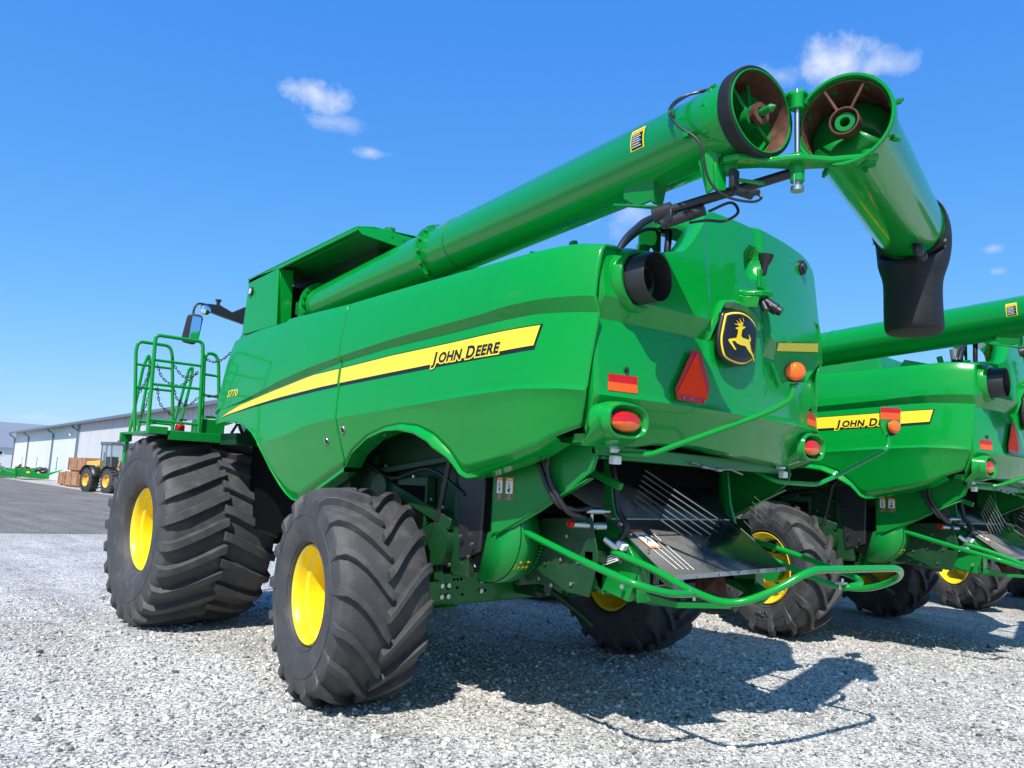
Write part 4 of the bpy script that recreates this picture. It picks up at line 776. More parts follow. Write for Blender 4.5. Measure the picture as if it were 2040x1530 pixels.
    q = MB(); q.lathe([(-.075,Rr+.010),(-.050,.243),(.0,.245),(.022,.243),(.026,.234),(.022,.223)], C1, nr_, n=64); q.build('mouth_seal', RUBB2, at, sharp=40)
    q = MB(); q.lathe([(.022,.225),(.024,.219),(-.02,.212),(-.28,.206)], C1, nr_, n=64); q.build('mouth_liner', RUST, at, sharp=50)
    q = MB(); q.lathe([(.020,.226),(.030,.224),(.030,.218),(.022,.217)], C1, nr_, n=64); q.build('mouth_ring', GREEN, at)
    q = MB(); uu = nr_.cross(Vector((0,0,1))).normalized(); vv = uu.cross(nr_)
    hubc = C1-nr_*.06-vv*.01+uu*.0
    for a in (60,100,200): q.tube([C1-nr_*.10+(uu*math.cos(rad(a))+vv*math.sin(rad(a)))*.208, hubc+(uu*math.cos(rad(a))+vv*math.sin(rad(a)))*.05], .012, n=8)
    q.lathe([(-.05,.055),(.03,.055),(.03,.036),(-.05,.036)], hubc, nr_, n=24); q.build('hanger_bearing', GREENM, at, sharp=40)
    q = MB(); q.lathe([(-.02,.030),(.07,.030),(.08,.02)], hubc, nr_, n=16); q.lathe([(.06,.058),(.085,.058),(.085,.03),(.06,.03)], hubc+uu*.0, nr_, n=20); q.build('auger_shaft', RUST, at, sharp=40); q = MB(); q.cyl(hubc+nr_*.085, hubc+nr_*.15, .022, n=12); q.cyl(hubc+nr_*.15, hubc+nr_*.175, .022, .004, n=12); q.build('drive_pin', GREENM, at)
    q = MB(); V = []; 
    for i in range(30):
        a = i/29*2*math.pi*.9; c = C1-nr_*(.10+.25*i/29); dd_ = uu*math.cos(a-1.2)+vv*math.sin(a-1.2); V += [c+dd_*.03, c+dd_*.20]
    q.add(V, [(2*i, 2*i+1, 2*i+3, 2*i+2) for i in range(29)], True); q.cyl(C1-nr_*.5, C1-nr_*.08, .03); q.build('auger_flighting', RUST, at, solid=.006)
    q = MB(); bolts_ring(q, C1-nr_*.17, nr_, Rr+.02, 10, .014, .025, .3); 
    for k in range(10):
        a = 2*math.pi*k/10; c = C1-nr_*.16+(uu*math.cos(a)+vv*math.sin(a))*(Rr+.01); q.box(c, (.03,.03,.03))
    q.build('mouth_bolt', GREENM, at, bevel=.004)
    # folded outer tube
    C2 = Vector((-1.195,-3.742,3.625)); E2 = Vector((.78,-3.345,3.650)); a2 = (E2-C2).normalized(); L2 = (E2-C2).length
    q = MB(); q.lathe([(0,.226),(.004,.246),(.05,.246),(.055,.226),(.20,.222),(L2,.228)], C2, a2, n=64); ot = q.build('auger_outer_tube', GREEN, K, sharp=35)
    q = MB(); q.lathe([(0.0,.246),(-.012,.242),(-.010,.229),(.02,.224),(.03,.218)], C2, a2, n=64); q.build('mouth_ring', GREEN, ot, sharp=40)
    q = MB(); q.lathe([(.012,.222),(.10,.213),(.55,.212),(.6,.001)], C2, a2, n=64); q.build('mouth_liner', RUST, ot, sharp=60)
    u2 = a2.cross(Vector((0,0,1))).normalized(); v2 = u2.cross(a2); hc = C2+a2*.02
    q = MB()
    for a in (62,118): q.tube([hc+(u2*math.cos(rad(a))+v2*math.sin(rad(a)))*.216, hc+(u2*math.cos(rad(a))+v2*math.sin(rad(a)))*.07], .008, n=8)
    q.lathe([(-.01,.074),(.06,.074),(.06,.066),(-.01,.066),(-.01,.074)], hc, a2, n=32); q.build('hanger_bearing', RUST, ot, sharp=40)
    q = MB(); q.lathe([(.03,.052),(.01,.050),(.01,.026),(.06,.024),(.5,.024)], hc, a2, n=24); q.build('shaft_socket', GREENM, ot, sharp=40)
    q = MB(); V = []
    for i in range(40):
        a = rad(-35)-i/39*2*math.pi*1.0; c = hc+a2*(.06+.30*i/39); dd_ = u2*math.cos(a)+v2*math.sin(a); V += [c+dd_*.03, c+dd_*.205]
    q.add(V, [(2*i, 2*i+1, 2*i+3, 2*i+2) for i in range(39)], True); q.build('auger_flighting', GREENM, ot, solid=.008)
    q = MB()
    for k in range(8):
        a = 2*math.pi*(k+.4)/8; dd_ = u2*math.cos(a)+v2*math.sin(a); c = C2+a2*.10+dd_*.230; q.cyl(c-dd_*.02, c+dd_*.035, .016, n=6); q.cyl(c+dd_*.02, c+dd_*.05, .010, n=6)
    q.build('mouth_bolt', GREENM, ot)
    q = MB(); q.lathe([(L2-.035,.228),(L2-.035,.240),(L2,.240),(L2,.222),(L2-.02,.220)], C2, a2, n=64); q.build('outlet_ring', GREEN, ot, sharp=35)
    # rubber spout boot hanging from the outlet
    q = MB(); V = []; secs = []; e = C2+a2*(L2-.06)
    n = 40; path = [(e, a2, .250, 1),(e+a2*.10, a2, .252, 1),(e+a2*.17+Vector((0,0,-.03)), (a2+Vector((0,0,-.55))).normalized(), .262, .97),(e+a2*.20+Vector((0,0,-.13)), (a2*.45+Vector((0,0,-1))).normalized(), .262, .95),(e+a2*.165+Vector((0,0,-.26)), Vector((.03,0,-1)).normalized(), .252, .92),(e+a2*.155+Vector((0,0,-.34)), Vector((0,0,-1)).normalized(), .222, .9),(e+a2*.15+Vector((0,0,-.42)), Vector((0,0,-1)), .212, .9),(e+a2*.15+Vector((0,0,-.60)), Vector((0,0,-1)), .215, .9),(e+a2*.15+Vector((0,0,-.74)), Vector((0,0,-1)), .215, .92)]
    for (c, tdir, rr, sq) in path:
        w1 = tdir.cross(Vector((.16,-.98,0))).normalized(); w2 = tdir.cross(w1).normalized()
        for k in range(n):
            a = 2*math.pi*k/n; rk = rr*(1+.018*math.sin(3*a+c.z*9)+.012*math.sin(5*a-c.z*14)*(1 if c.z < 3.5 else 0)); V.append(c+w1*math.cos(a)*rk*1.0+w2*math.sin(a)*rk*sq)
    F = [(i*n+k, i*n+(k+1)%n, (i+1)*n+(k+1)%n, (i+1)*n+k) for i in range(len(path)-1) for k in range(n)]
    cl = Vector((0,0,0))
    for v_ in V[-n:]: cl += v_
    cl /= n; V2 = V[-n:]; o_ = len(V)
    for k2, dz in ((.86,-.012),(.5,-.022)): V += [cl+(v_-cl)*k2+Vector((0,0,dz)) for v_ in V2]
    V.append(cl+Vector((0,0,-.025))); lp = len(path)
    F += [((lp-1+i)*n+k, (lp-1+i)*n+(k+1)%n, (lp+i)*n+(k+1)%n, (lp+i)*n+k) for i in range(2) for k in range(n)]+[((lp+1)*n+k, (lp+1)*n+(k+1)%n, len(V)-1) for k in range(n)]
    q.add(V, F, True); sb = q.build('spout_boot', RUBB2, ot, solid=.012, off=-1, sharp=80)
    md = sb.modifiers.new('sub','SUBSURF'); md.levels = 1; md.render_levels = 2; sb.modifiers.move(1,0)
    q = MB(); bolts_ring(q, C2+a2*(L2-.018), a2, .250, 8, .012, .02, .5); q.build('ring_bolt', STEEL, ot)
    q = MB(); c = C2+a2*(L2-.22)+Vector((-.12,-.10,-.24)); q.sphere(c+Vector((.03,-.02,-.02)),.048,10,(1,.8,1)); q.sphere(c+Vector((.09,-.02,-.05)),.036,10); q.box(c+Vector((.04,0,.06)),(.10,.03,.09)); q.tube(catmull([c+Vector((.0,0,.02)),c+Vector((-.12,0,.10)),c+Vector((-.16,.0,.22)),c+Vector((-.13,.0,.28))],6),.007); q.tube(catmull([c+Vector((.1,0,.02)),c+Vector((-.03,-.02,.14)),c+Vector((-.1,.0,.26))],6),.007); q.box(c+Vector((.40,.02,-.06)),(.12,.03,.06)); q.build('spout_lamp', BLACK, ot, bevel=.005)
    q = MB(); q.box(c+Vector((.40,-.005,-.115)),(.09,.01,.022)); q.build('lamp_tag', WHITE, ot)
    q = MB(); e3 = C2+a2*(L2-.10)+Vector((.05,.05,.27)); q.box(e3, (.16,.05,.006),Matrix.Rotation(.55,3,'Y')); q.box(e3+Vector((-.03,0,-.03)), (.012,.05,.07)); q.box(e3+Vector((.04,0,-.06)), (.012,.05,.06)); q.build('spout_catch', GREEN, ot)
    # hinge: upper and lower forged arms, pin and actuator
    def arm(z, nm, th=.035):
        q = MB(); p = Vector((-1.295,-3.542,z)); l = Vector((-1.522,-3.296,z)); r_ = Vector((-1.095,-3.824,z)); 
        P = [l+Vector((-.06,.02,0)), l+Vector((-.05,-.06,0)), Vector((-1.420,-3.454,z)), p+Vector((-.07,-.05,0)), p+Vector((-.02,-.08,0)), Vector((-1.225,-3.695,z)), r_+Vector((-.05,-.02,0)), r_+Vector((-.01,-.06,0)), r_+Vector((.05,-.02,0)), r_+Vector((.05,.06,0)), Vector((-1.160,-3.639,z)), p+Vector((.06,.03,0)), p+Vector((0,.08,0)), Vector((-1.383,-3.379,z)), l+Vector((.05,.05,0))]
        q.prism(P, (0,0,th)); return q.build(nm, GREEN, ot, bevel=.01)
    arm(3.400, 'hinge_arm'); 
    q = MB(); q.prism([(-1.290,-3.417,3.789),(-1.318,-3.518,3.789),(-1.290,-3.583,3.789),(-1.216,-3.574,3.789),(-1.160,-3.509,3.789),(-1.216,-3.417,3.789)], (0,0,.03)); q.box((-1.225,-3.546,3.784),(.06,.05,.07)); q.build('hinge_arm', GREEN, ot, bevel=.01)
    q = MB(); q.cyl((-1.295,-3.542,3.293),(-1.295,-3.542,3.821),.014,n=12); q.cyl((-1.295,-3.542,3.261),(-1.295,-3.542,3.284),.034,n=16); q.cyl((-1.295,-3.542,3.284),(-1.295,-3.542,3.312),.018,n=16); q.tube(fillet([(-1.336,-3.546,3.339),(-1.336,-3.546,3.284),(-1.253,-3.546,3.284),(-1.253,-3.546,3.339)],.01),.004); q.build('hinge_pin', STEEL, ot)
    q = MB(); q.cyl((-1.295,-3.542,3.312),(-1.295,-3.542,3.460),.036,n=20); q.cyl((-1.295,-3.542,3.710),(-1.295,-3.542,3.789),.034,n=20); q.cyl((-1.494,-3.268,3.367),(-1.494,-3.268,3.534),.04,n=20); q.cyl((-1.095,-3.824,3.386),(-1.095,-3.824,3.460),.038,n=20); q.build('hinge_knuckle', GREEN, ot)
    ac = [Vector((-1.485,-2.805,3.256)), Vector((-1.415,-3.083,3.316)), Vector((-1.248,-3.481,3.390))]
    q = MB(); q.cyl(ac[0]+Vector((.0,.0,.0)), ac[2], .027, n=20); q.cyl(ac[0]-(ac[2]-ac[0]).normalized()*.03, ac[0]+(ac[2]-ac[0]).normalized()*.08, .046, n=20); dv = (ac[2]-ac[0]).normalized(); q.cyl(ac[0]+dv*.02+Vector((0,0,-.068)), ac[0]+dv*.27+Vector((0,0,-.060)), .030, n=16); q.box(ac[0]+dv*.05+Vector((0,0,-.035)), (.06,.10,.07)); q.build('fold_actuator', BLACK, ot, bevel=.006)
    q = MB(); s0 = ac[0]+dv*.29+Vector((0,0,-.075)); q.tube(catmull([s0, s0+Vector((.03,-.12,.03)), s0+Vector((.02,-.17,-.04)), s0+Vector((-.03,-.12,-.09)), s0+Vector((-.05,-.02,-.07)), s0+Vector((-.03,.10,-.05))],8),.008); q.build('actuator_cable', HOSE, ot)
    q = MB(); q.prism([(-1.540,-2.582,3.497),(-1.540,-2.805,3.516),(-1.513,-2.786,3.339),(-1.522,-2.675,3.321),(-1.531,-2.582,3.386)], (.018,0,0)); q.prism([(-1.559,-2.527,3.349),(-1.494,-2.805,3.293),(-1.448,-2.786,3.293),(-1.476,-2.527,3.367)], (0,0,.014)); q.prism([(-1.540,-2.805,3.516),(-1.513,-2.786,3.321),(-1.420,-2.786,3.321),(-1.383,-2.805,3.534)], (0,.015,0)); q.build('actuator_bracket', GREENM, at, bevel=.004)
    q = MB(); q.prism([(-1.624,-3.157,3.423),(-1.596,-3.213,3.497),(-1.559,-3.240,3.478),(-1.559,-3.231,3.293),(-1.577,-3.176,3.256)], (.02,0,0)); q.prism([(-1.577,-3.231,3.414),(-1.513,-3.259,3.414),(-1.513,-3.259,3.275),(-1.568,-3.240,3.256)],(0,.015,0)); sbk = q.build('sensor_bracket', GREEN, at, bevel=.004)
    q = MB(); q.box((-1.513,-3.305,3.321),(.06,.03,.10)); q.cyl((-1.513,-3.315,3.256),(-1.420,-3.352,3.247),.022); q.cyl((-1.476,-3.361,3.237),(-1.401,-3.379,3.265),.016); q.build('sensor', BLACK, sbk, bevel=.004)
    q = MB(); q.tube([(-1.494,-3.315,3.321),(-1.346,-3.379,3.330)],.010); q.build('link_rod', GREEN, sbk)
    # wiring on the tube
    q = MB(); tb = lambda ang_, s_: A+ad*s_+(Vector((-1,0,0))*math.cos(ang_)+Vector((0,.1,1)).normalized()*math.sin(ang_))*(Rr+.035)
    LL = (Bv-A).length
    q.tube(catmull([tb(rad(95),LL-.14),tb(rad(85),LL-.22),tb(rad(60),LL-.34),tb(rad(25),LL-.36),tb(rad(-5),LL-.30),tb(rad(-35),LL-.20),(-1.624,-3.222,3.312),(-1.568,-3.287,3.219),(-1.476,-3.379,3.191),(-1.401,-3.398,3.228),(-1.411,-3.370,3.265)],8),.007); q.tube(catmull([tb(rad(88),LL-.16),tb(rad(70),LL-.30),tb(rad(30),LL-.34),tb(rad(10),LL-.33)],8),.006); q.build('wiring_harness', HOSE, at)
    q = MB(); 
    for a_, s_ in ((88,LL-.20),(18,LL-.345),(-20,LL-.26)): q.box(tb(rad(a_), s_)-Vector((-.01,0,.0)), (.03,.03,.03))
    q.build('harness_clip', GREENM, at)
    # caution label wrapped on the tube
    def onT(u_, s_, o): return A+ad*s_+(Vector((-1,0,0))*math.cos(u_)+Vector((0,.1,1)).normalized()*math.sin(u_))*(Rr+o)
    s0 = LL-.66; lb = None
    for (ua, ub, sa, sb_, o, mt_, nm) in ((-8,31,0,.10,.002,YEL2,'caution_label'),(-6.5,21,.008,.092,.0035,BDEC,'label_panel')):
        q = MB(); V = []
        for i in range(9):
            u_ = rad(ua+(ub-ua)*i/8); V += [onT(u_, s0+sa, o), onT(u_, s0+sb_, o)]
        q.add(V, [(2*i, 2*i+1, 2*i+3, 2*i+2) for i in range(8)], True); ob = q.build(nm, mt_, lb or at); lb = lb or ob
    q = MB(); place_text(q, 'CAUTION', lambda x, y: onT(rad(23.5)+y/Rr, s0+.010+x*.95, .0035), .020, offset=.0006); q.build('label_heading', ORL, lb)
    q = MB()
    for k in range(6):
        u_ = rad(-3+k*4); q.add([onT(u_, s0+.014, .005), onT(u_, s0+.08-.01*(k%2), .005), onT(u_+.018, s0+.08-.01*(k%2), .005), onT(u_+.018, s0+.014, .005)], [(0,1,2,3)])
    q.build('label_print', WHITE, lb)
    # cradle and top fittings between tube and panel
    q = MB(); q.prism([(-1.35,-1.55,3.21),(-1.35,-1.95,3.21),(-1.35,-1.80,3.25),(-1.35,-1.62,3.30)], (.35,0,0)); q.cyl((-1.28,-1.98,3.23),(-1.28,-1.96,3.31),.03); q.span((-1.45,-2.0,3.14),(-.3,-1.5,3.2)); q.build('tube_cradle', GREEN, K, bevel=.006)
    # engine deck: perforated bracket, hoses
    q = MB(); 
    q.prism([(-.56,-1.95,3.25),(-.56,-1.95,3.60),(-.50,-1.95,3.66),(-.36,-1.95,3.71),(-.30,-1.95,3.70),(-.30,-1.95,3.28),(-.36,-1.95,3.28),(-.36,-1.95,3.46),(-.405,-1.95,3.50),(-.45,-1.95,3.46),(-.45,-1.95,3.28)], (0,.012,0))
    q.prism([(-.30,-1.95,3.45),(-.30,-1.95,3.70),(-.10,-1.80,3.72),(.0,-1.7,3.60)], (0,.012,0)); q.box((-.62,-1.9,3.34),(.2,.3,.02),Matrix.Rotation(-.3,3,'Y')); q.build('hose_bracket', GREENM, K)
    q = MB(); q.tube(catmull([(-.93,-2.05,3.30),(-.888,-2.05,3.366),(-.824,-2.05,3.447),(-.726,-2.05,3.535),(-.63,-2.05,3.613),(-.494,-2.05,3.681),(-.389,-2.05,3.675),(-.343,-2.05,3.598),(-.355,-2.05,3.46),(-.36,-2.05,3.28)],6),.026,n=12); q.tube(catmull([(-.86,-2.0,3.30),(-.80,-2.0,3.40),(-.60,-2.0,3.56),(-.42,-2.0,3.62),(-.25,-1.9,3.66),(-.05,-1.8,3.72)],6),.013,n=10); q.tube([(-.95,-2.0,3.31),(-.2,-2.0,3.33)],.02); q.build('engine_hose', HOSE, K)
    q = MB(); q.cyl((-.1,-2.1,3.30),(-.1,-2.1,3.36),.09,n=16); q.build('filler_cap', GREENM, K); q = MB(); q.lathe([(0,.05),(.25,.05),(.25,.04)], (-.36,-1.85,3.3),(0,.1,1),n=16); q.build('breather_pipe', GREYM, K)
    return K
def children(o): return [c for c in bpy.data.objects if c.parent == o]
def copy_tree(o, parent=None):
    c = o.copy(); COL.objects.link(c)
    if parent is not None: c.parent = parent
    for ch in children(o): copy_tree(ch, c)
    return c
SKIP = ('lettering','print','pictogram','mark','grille','tyre','weld','panel_lip','fastener','chain','guard','heading','lens','badge','deer','stripe','core')
def split_pieces(K):
    # parts whose pieces stand apart (left and right brackets, single bolts) become parts of their own
    def walk(o):
        for c in children(o): yield c; yield from walk(c)
    for o in list(walk(K)):
        if o.type != 'MESH' or any(k in o.name for k in SKIP): continue
        bm = bmesh.new(); bm.from_mesh(o.data); bm.verts.ensure_lookup_table(); seen = [-1]*len(bm.verts); parts = []
        for v in bm.verts:
            if seen[v.index] >= 0: continue
            st = [v]; seen[v.index] = len(parts); ids = []
            while st:
                w = st.pop(); ids.append(w.index)
                for e in w.link_edges:
                    x = e.other_vert(w)
                    if seen[x.index] < 0: seen[x.index] = len(parts); st.append(x)
            parts.append(ids)
        bm.free()
        if len(parts) < 2: continue
        co = np.array([v.co[:] for v in o.data.vertices]); bb = [(co[i].min(0)-.006, co[i].max(0)+.006) for i in parts]; g = list(range(len(parts)))
        def find(a):
            while g[a] != a: a = g[a]
            return a
        for a in range(len(parts)):
            for b in range(a):
                if np.all(bb[a][0] < bb[b][1]) and np.all(bb[b][0] < bb[a][1]): g[find(a)] = find(b)
        groups = {}
        for a in range(len(parts)): groups.setdefault(find(a), []).extend(parts[a])
        if not 2 <= len(groups) <= 90: continue
        base = o.name.split('.')[0]; src = o.data
        for gi, ids in enumerate(groups.values()):
            keep = set(ids); me = src.copy(); b2 = bmesh.new(); b2.from_mesh(me); b2.verts.ensure_lookup_table()
            bmesh.ops.delete(b2, geom=[v for v in b2.verts if v.index not in keep], context='VERTS'); b2.to_mesh(me); b2.free()
            if gi == 0: o.data = me
            else: n = o.copy(); n.name = base; n.data = me; COL.objects.link(n)
# ---------------- ground ----------------
def gravel_mat(name, cols, scale, bump):
    m, t, p = newmat(name); c = t.nodes.new('ShaderNodeTexCoord'); p.inputs['Roughness'].default_value = .85; p.inputs['Specular IOR Level'].default_value = .3
    def vor(s):
        v = t.nodes.new('ShaderNodeTexVoronoi'); v.inputs['Scale'].default_value = s; v.inputs['Randomness'].default_value = 1; t.links.new(c.outputs['Object'], v.inputs['Vector']); return v
    v1, v2 = vor(scale), vor(scale*.52)
    sx = t.nodes.new('ShaderNodeSeparateColor'); t.links.new(v1.outputs['Color'], sx.inputs[0])
    ramp = t.nodes.new('ShaderNodeValToRGB'); e = ramp.color_ramp.elements; e[0].position = 0; e[0].color = (*cols[0],1); e[1].position = 1; e[1].color = (*cols[-1],1)
    for i, q in enumerate(cols[1:-1]): k = e.new((i+1)/(len(cols)-1)); k.color = (*q,1)
    t.links.new(sx.outputs[0], ramp.inputs[0])
    big = noise_node(t, .35, 5, .6); mid = noise_node(t, 4, 5, .6)
    r = t.nodes.new('ShaderNodeMapRange'); r.inputs[1].default_value = .3; r.inputs[2].default_value = .7; r.inputs[3].default_value = .80; r.inputs[4].default_value = 1.18; t.links.new(big.outputs[0], r.inputs[0])
    r2 = t.nodes.new('ShaderNodeMapRange'); r2.inputs[1].default_value = .3; r2.inputs[2].default_value = .7; r2.inputs[3].default_value = .85; r2.inputs[4].default_value = 1.15; t.links.new(mid.outputs[0], r2.inputs[0])
    mp = t.nodes.new('ShaderNodeMapping'); mp.inputs['Rotation'].default_value = (0,0,rad(-8)); mp.inputs['Scale'].default_value = (1.9,.16,1); t.links.new(c.outputs['Object'], mp.inputs['Vector'])
    trk = t.nodes.new('ShaderNodeTexNoise'); trk.inputs['Scale'].default_value = 1.0; trk.inputs['Detail'].default_value = 5; t.links.new(mp.outputs[0], trk.inputs['Vector'])
    r3 = t.nodes.new('ShaderNodeMapRange'); r3.inputs[1].default_value = .36; r3.inputs[2].default_value = .64; r3.inputs[3].default_value = .84; r3.inputs[4].default_value = 1.10; t.links.new(trk.outputs[0], r3.inputs[0])
    mu0 = t.nodes.new('ShaderNodeMath'); mu0.operation = 'MULTIPLY'; t.links.new(r.outputs[0], mu0.inputs[0]); t.links.new(r3.outputs[0], mu0.inputs[1])
    mu = t.nodes.new('ShaderNodeMath'); mu.operation = 'MULTIPLY'; t.links.new(mu0.outputs[0], mu.inputs[0]); t.links.new(r2.outputs[0], mu.inputs[1])
    # dark gaps between stones
    gap = t.nodes.new('ShaderNodeMapRange'); gap.inputs[1].default_value = .35; gap.inputs[2].default_value = .75; gap.inputs[3].default_value = 1.0; gap.inputs[4].default_value = .70; t.links.new(v1.outputs['Distance'], gap.inputs[0])
    mu2 = t.nodes.new('ShaderNodeMath'); mu2.operation = 'MULTIPLY'; t.links.new(mu.outputs[0], mu2.inputs[0]); t.links.new(gap.outputs[0], mu2.inputs[1])
    mx = t.nodes.new('ShaderNodeMix'); mx.data_type = 'RGBA'; mx.blend_type = 'MULTIPLY'; mx.inputs[0].default_value = 1; t.links.new(ramp.outputs[0], mx.inputs[6]); t.links.new(mu2.outputs[0], mx.inputs[7]); t.links.new(mx.outputs[2], p.inputs['Base Color'])
    inv = t.nodes.new('ShaderNodeMath'); inv.operation = 'MULTIPLY_ADD'; inv.inputs[1].default_value = -1; inv.inputs[2].default_value = 1; t.links.new(v1.outputs['Distance'], inv.inputs[0])
    inv2 = t.nodes.new('ShaderNodeMath'); inv2.operation = 'MULTIPLY_ADD'; inv2.inputs[1].default_value = -.9; t.links.new(v2.outputs['Distance'], inv2.inputs[0]); t.links.new(inv.outputs[0], inv2.inputs[2])
    b = t.nodes.new('ShaderNodeBump'); b.inputs['Strength'].default_value = bump; b.inputs['Distance'].default_value = .014; t.links.new(inv2.outputs[0], b.inputs['Height']); t.links.new(b.outputs[0], p.inputs['Normal'])
    return m
GCOL = [(.07,.069,.067),(.28,.272,.258),(.44,.422,.39),(.52,.502,.47),(.59,.553,.49),(.65,.632,.595),(.80,.77,.70)]
GRAVEL = gravel_mat('gravel', GCOL, 50, .5)
ASPH = gravel_mat('asphalt', [(.12,.108,.094),(.175,.16,.14),(.225,.208,.185),(.34,.315,.28)], 45, .7)
def sheet(name, poly, z, m):
    q = MB(); q.add([(x,y,z) for x, y in poly], [tuple(range(len(poly)))]); o = q.build(name, m); tag(o, kind='structure'); return o
sheet('gravel_ground', [(-900,-900),(900,-900),(900,1500),(-900,1500)], 0, GRAVEL)
sheet('asphalt_road', [(-300,16.9),(-40,17.0),(-12,17.2),(-4,16.8),(-.9,16.75),(.5,16.4),(1.6,16.15),(3.2,16.3),(5,16.1),(7.5,16.9),(9.4,19),(9.9,26),(10.0,45),(11.4,64),(13.2,97),(16,150),(20,260),(-300,260)], .004, ASPH)
# loose stones over the near gravel
def stones():
    N0 = 52000; phi = (1+5**.5)/2
    ico = np.array([(-1,phi,0),(1,phi,0),(-1,-phi,0),(1,-phi,0),(0,-1,phi),(0,1,phi),(0,-1,-phi),(0,1,-phi),(phi,0,-1),(phi,0,1),(-phi,0,-1),(-phi,0,1)],float); ico /= np.linalg.norm(ico[0])
    fc = np.array([(0,11,5),(0,5,1),(0,1,7),(0,7,10),(0,10,11),(1,5,9),(5,11,4),(11,10,2),(10,7,6),(7,1,8),(3,9,4),(3,4,2),(3,2,6),(3,6,8),(3,8,9),(4,9,5),(2,4,11),(6,2,10),(8,6,7),(9,8,1)])
    cx, cy = -4.9742, -5.4042
    # density falls with distance from the viewpoint side of the yard
    d = 2.3+RNG.random(N0)**1.25*9.5; a = rad(90-42.85)+ (RNG.random(N0)-.5)*rad(84)
    X = cx+d*np.cos(a); Y = cy+d*np.sin(a)
    s = np.clip(RNG.lognormal(math.log(.0080), .45, N0), .0035, .030)*(1+.02*d)
    Q = RNG.normal(size=(N0,4)); Q /= np.linalg.norm(Q,axis=1)[:,None]; w,x,y,z = Q.T
    Rm = np.stack([1-2*(y*y+z*z),2*(x*y-z*w),2*(x*z+y*w),2*(x*y+z*w),1-2*(x*x+z*z),2*(y*z-x*w),2*(x*z-y*w),2*(y*z+x*w),1-2*(x*x+y*y)],1).reshape(-1,3,3)
    V = ico[None]*(1+RNG.normal(size=(N0,12,1))*.16)*np.array([1.25,.95,.62])[None,None]
    V = np.einsum('nij,nkj->nki', Rm, V)*s[:,None,None]; V[:,:,2] *= .72
    V[:,:,0] += X[:,None]; V[:,:,1] += Y[:,None]; V[:,:,2] += (s*.22)[:,None]
    F = (fc[None]+np.arange(N0)[:,None,None]*12).reshape(-1)
    me = bpy.data.meshes.new('loose_gravel'); me.vertices.add(N0*12); me.vertices.foreach_set('co', V.reshape(-1).astype(np.float32)); nf = N0*20
    me.loops.add(nf*3); me.loops.foreach_set('vertex_index', F.astype(np.int32)); me.polygons.add(nf); me.polygons.foreach_set('loop_start', np.arange(0,nf*3,3,dtype=np.int32)); me.polygons.foreach_set('loop_total', np.full(nf,3,dtype=np.int32)); me.update(calc_edges=True)
    m, t, p = newmat('stone'); g = t.nodes.new('ShaderNodeNewGeometry'); r = t.nodes.new('ShaderNodeValToRGB'); e = r.color_ramp.elements; e[0].color = (*GCOL[0],1); e[1].color = (*GCOL[-1],1)
    for i, q in enumerate(GCOL[1:-1]): k = e.new((i+1)/(len(GCOL)-1)); k.color = (*q,1)
    t.links.new(g.outputs['Random Per Island'], r.inputs[0]); n = noise_node(t, 120, 3); mr = t.nodes.new('ShaderNodeMapRange'); mr.inputs[3].default_value = .7; mr.inputs[4].default_value = 1.25; t.links.new(n.outputs[0], mr.inputs[0])
    mx = t.nodes.new('ShaderNodeMix'); mx.data_type = 'RGBA'; mx.blend_type = 'MULTIPLY'; mx.inputs[0].default_value = 1; t.links.new(r.outputs[0], mx.inputs[6]); t.links.new(mr.outputs[0], mx.inputs[7]); t.links.new(mx.outputs[2], p.inputs['Base Color']); p.inputs['Roughness'].default_value = .8
    me.materials.append(m); o = bpy.data.objects.new('loose_gravel', me); COL.objects.link(o); tag(o, 'loose grey and white crushed stones strewn over the yard in the foreground', 'gravel', kind='stuff')
stones()

# ---------------- combines ----------------
K1 = make_combine(); split_pieces(K1); tag(K1, 'nearest green combine harvester, its unloading tube folded back on itself above the rear', 'combine harvester', 'green combine harvesters parked in a row')
K2 = copy_tree(K1); K2.location = (5.5245,-.4263,0); tag(K2, 'second green combine harvester, half hidden behind the rear end of the front one', 'combine harvester', 'green combine harvesters parked in a row')
K3 = copy_tree(K1); K3.location = (11.05,-.85,0); tag(K3, 'farthest green combine harvester at the right edge, only its rear wheel and underside showing', 'combine harvester', 'green combine harvesters parked in a row')
# the two neighbours run narrower rear tyres on larger rims
def narrow(K):
    for w in children(K):
        if w.name.split('.')[0] == 'wheel' and abs(w.location.y+.02) < .01:
            sx = -1 if w.location.x < 0 else 1
            for ch in children(w): bpy.data.objects.remove(ch)
            bpy.data.objects.remove(w)
            nw = make_wheel(K, (-1.22 if sx < 0 else 1.92,-.02,.82), -.30, .835, .54, .425, .075, 14, .42, 1, .078, .20, .45, sx)
            if sx < 0:
                ty = [c for c in children(nw) if c.name.startswith('tyre')][0]
                for s, a0 in (('LSW',rad(-90)),('R46',rad(165))): side_letters(nw, s, .525, a0, .085, -.274)
narrow(K2)
for w in children(K3):
    if w.name.split('.')[0] == 'wheel' and abs(w.location.y+.02) < .01:
        src = [c for c in children(K2) if c.name.split('.')[0] == 'wheel' and abs(c.location.y+.02) < .01 and c.location.x*w.location.x > 0][0]
        for ch in children(w): bpy.data.objects.remove(ch)
        bpy.data.objects.remove(w); nw = copy_tree(src, K3); nw.rotation_euler.z = -.62

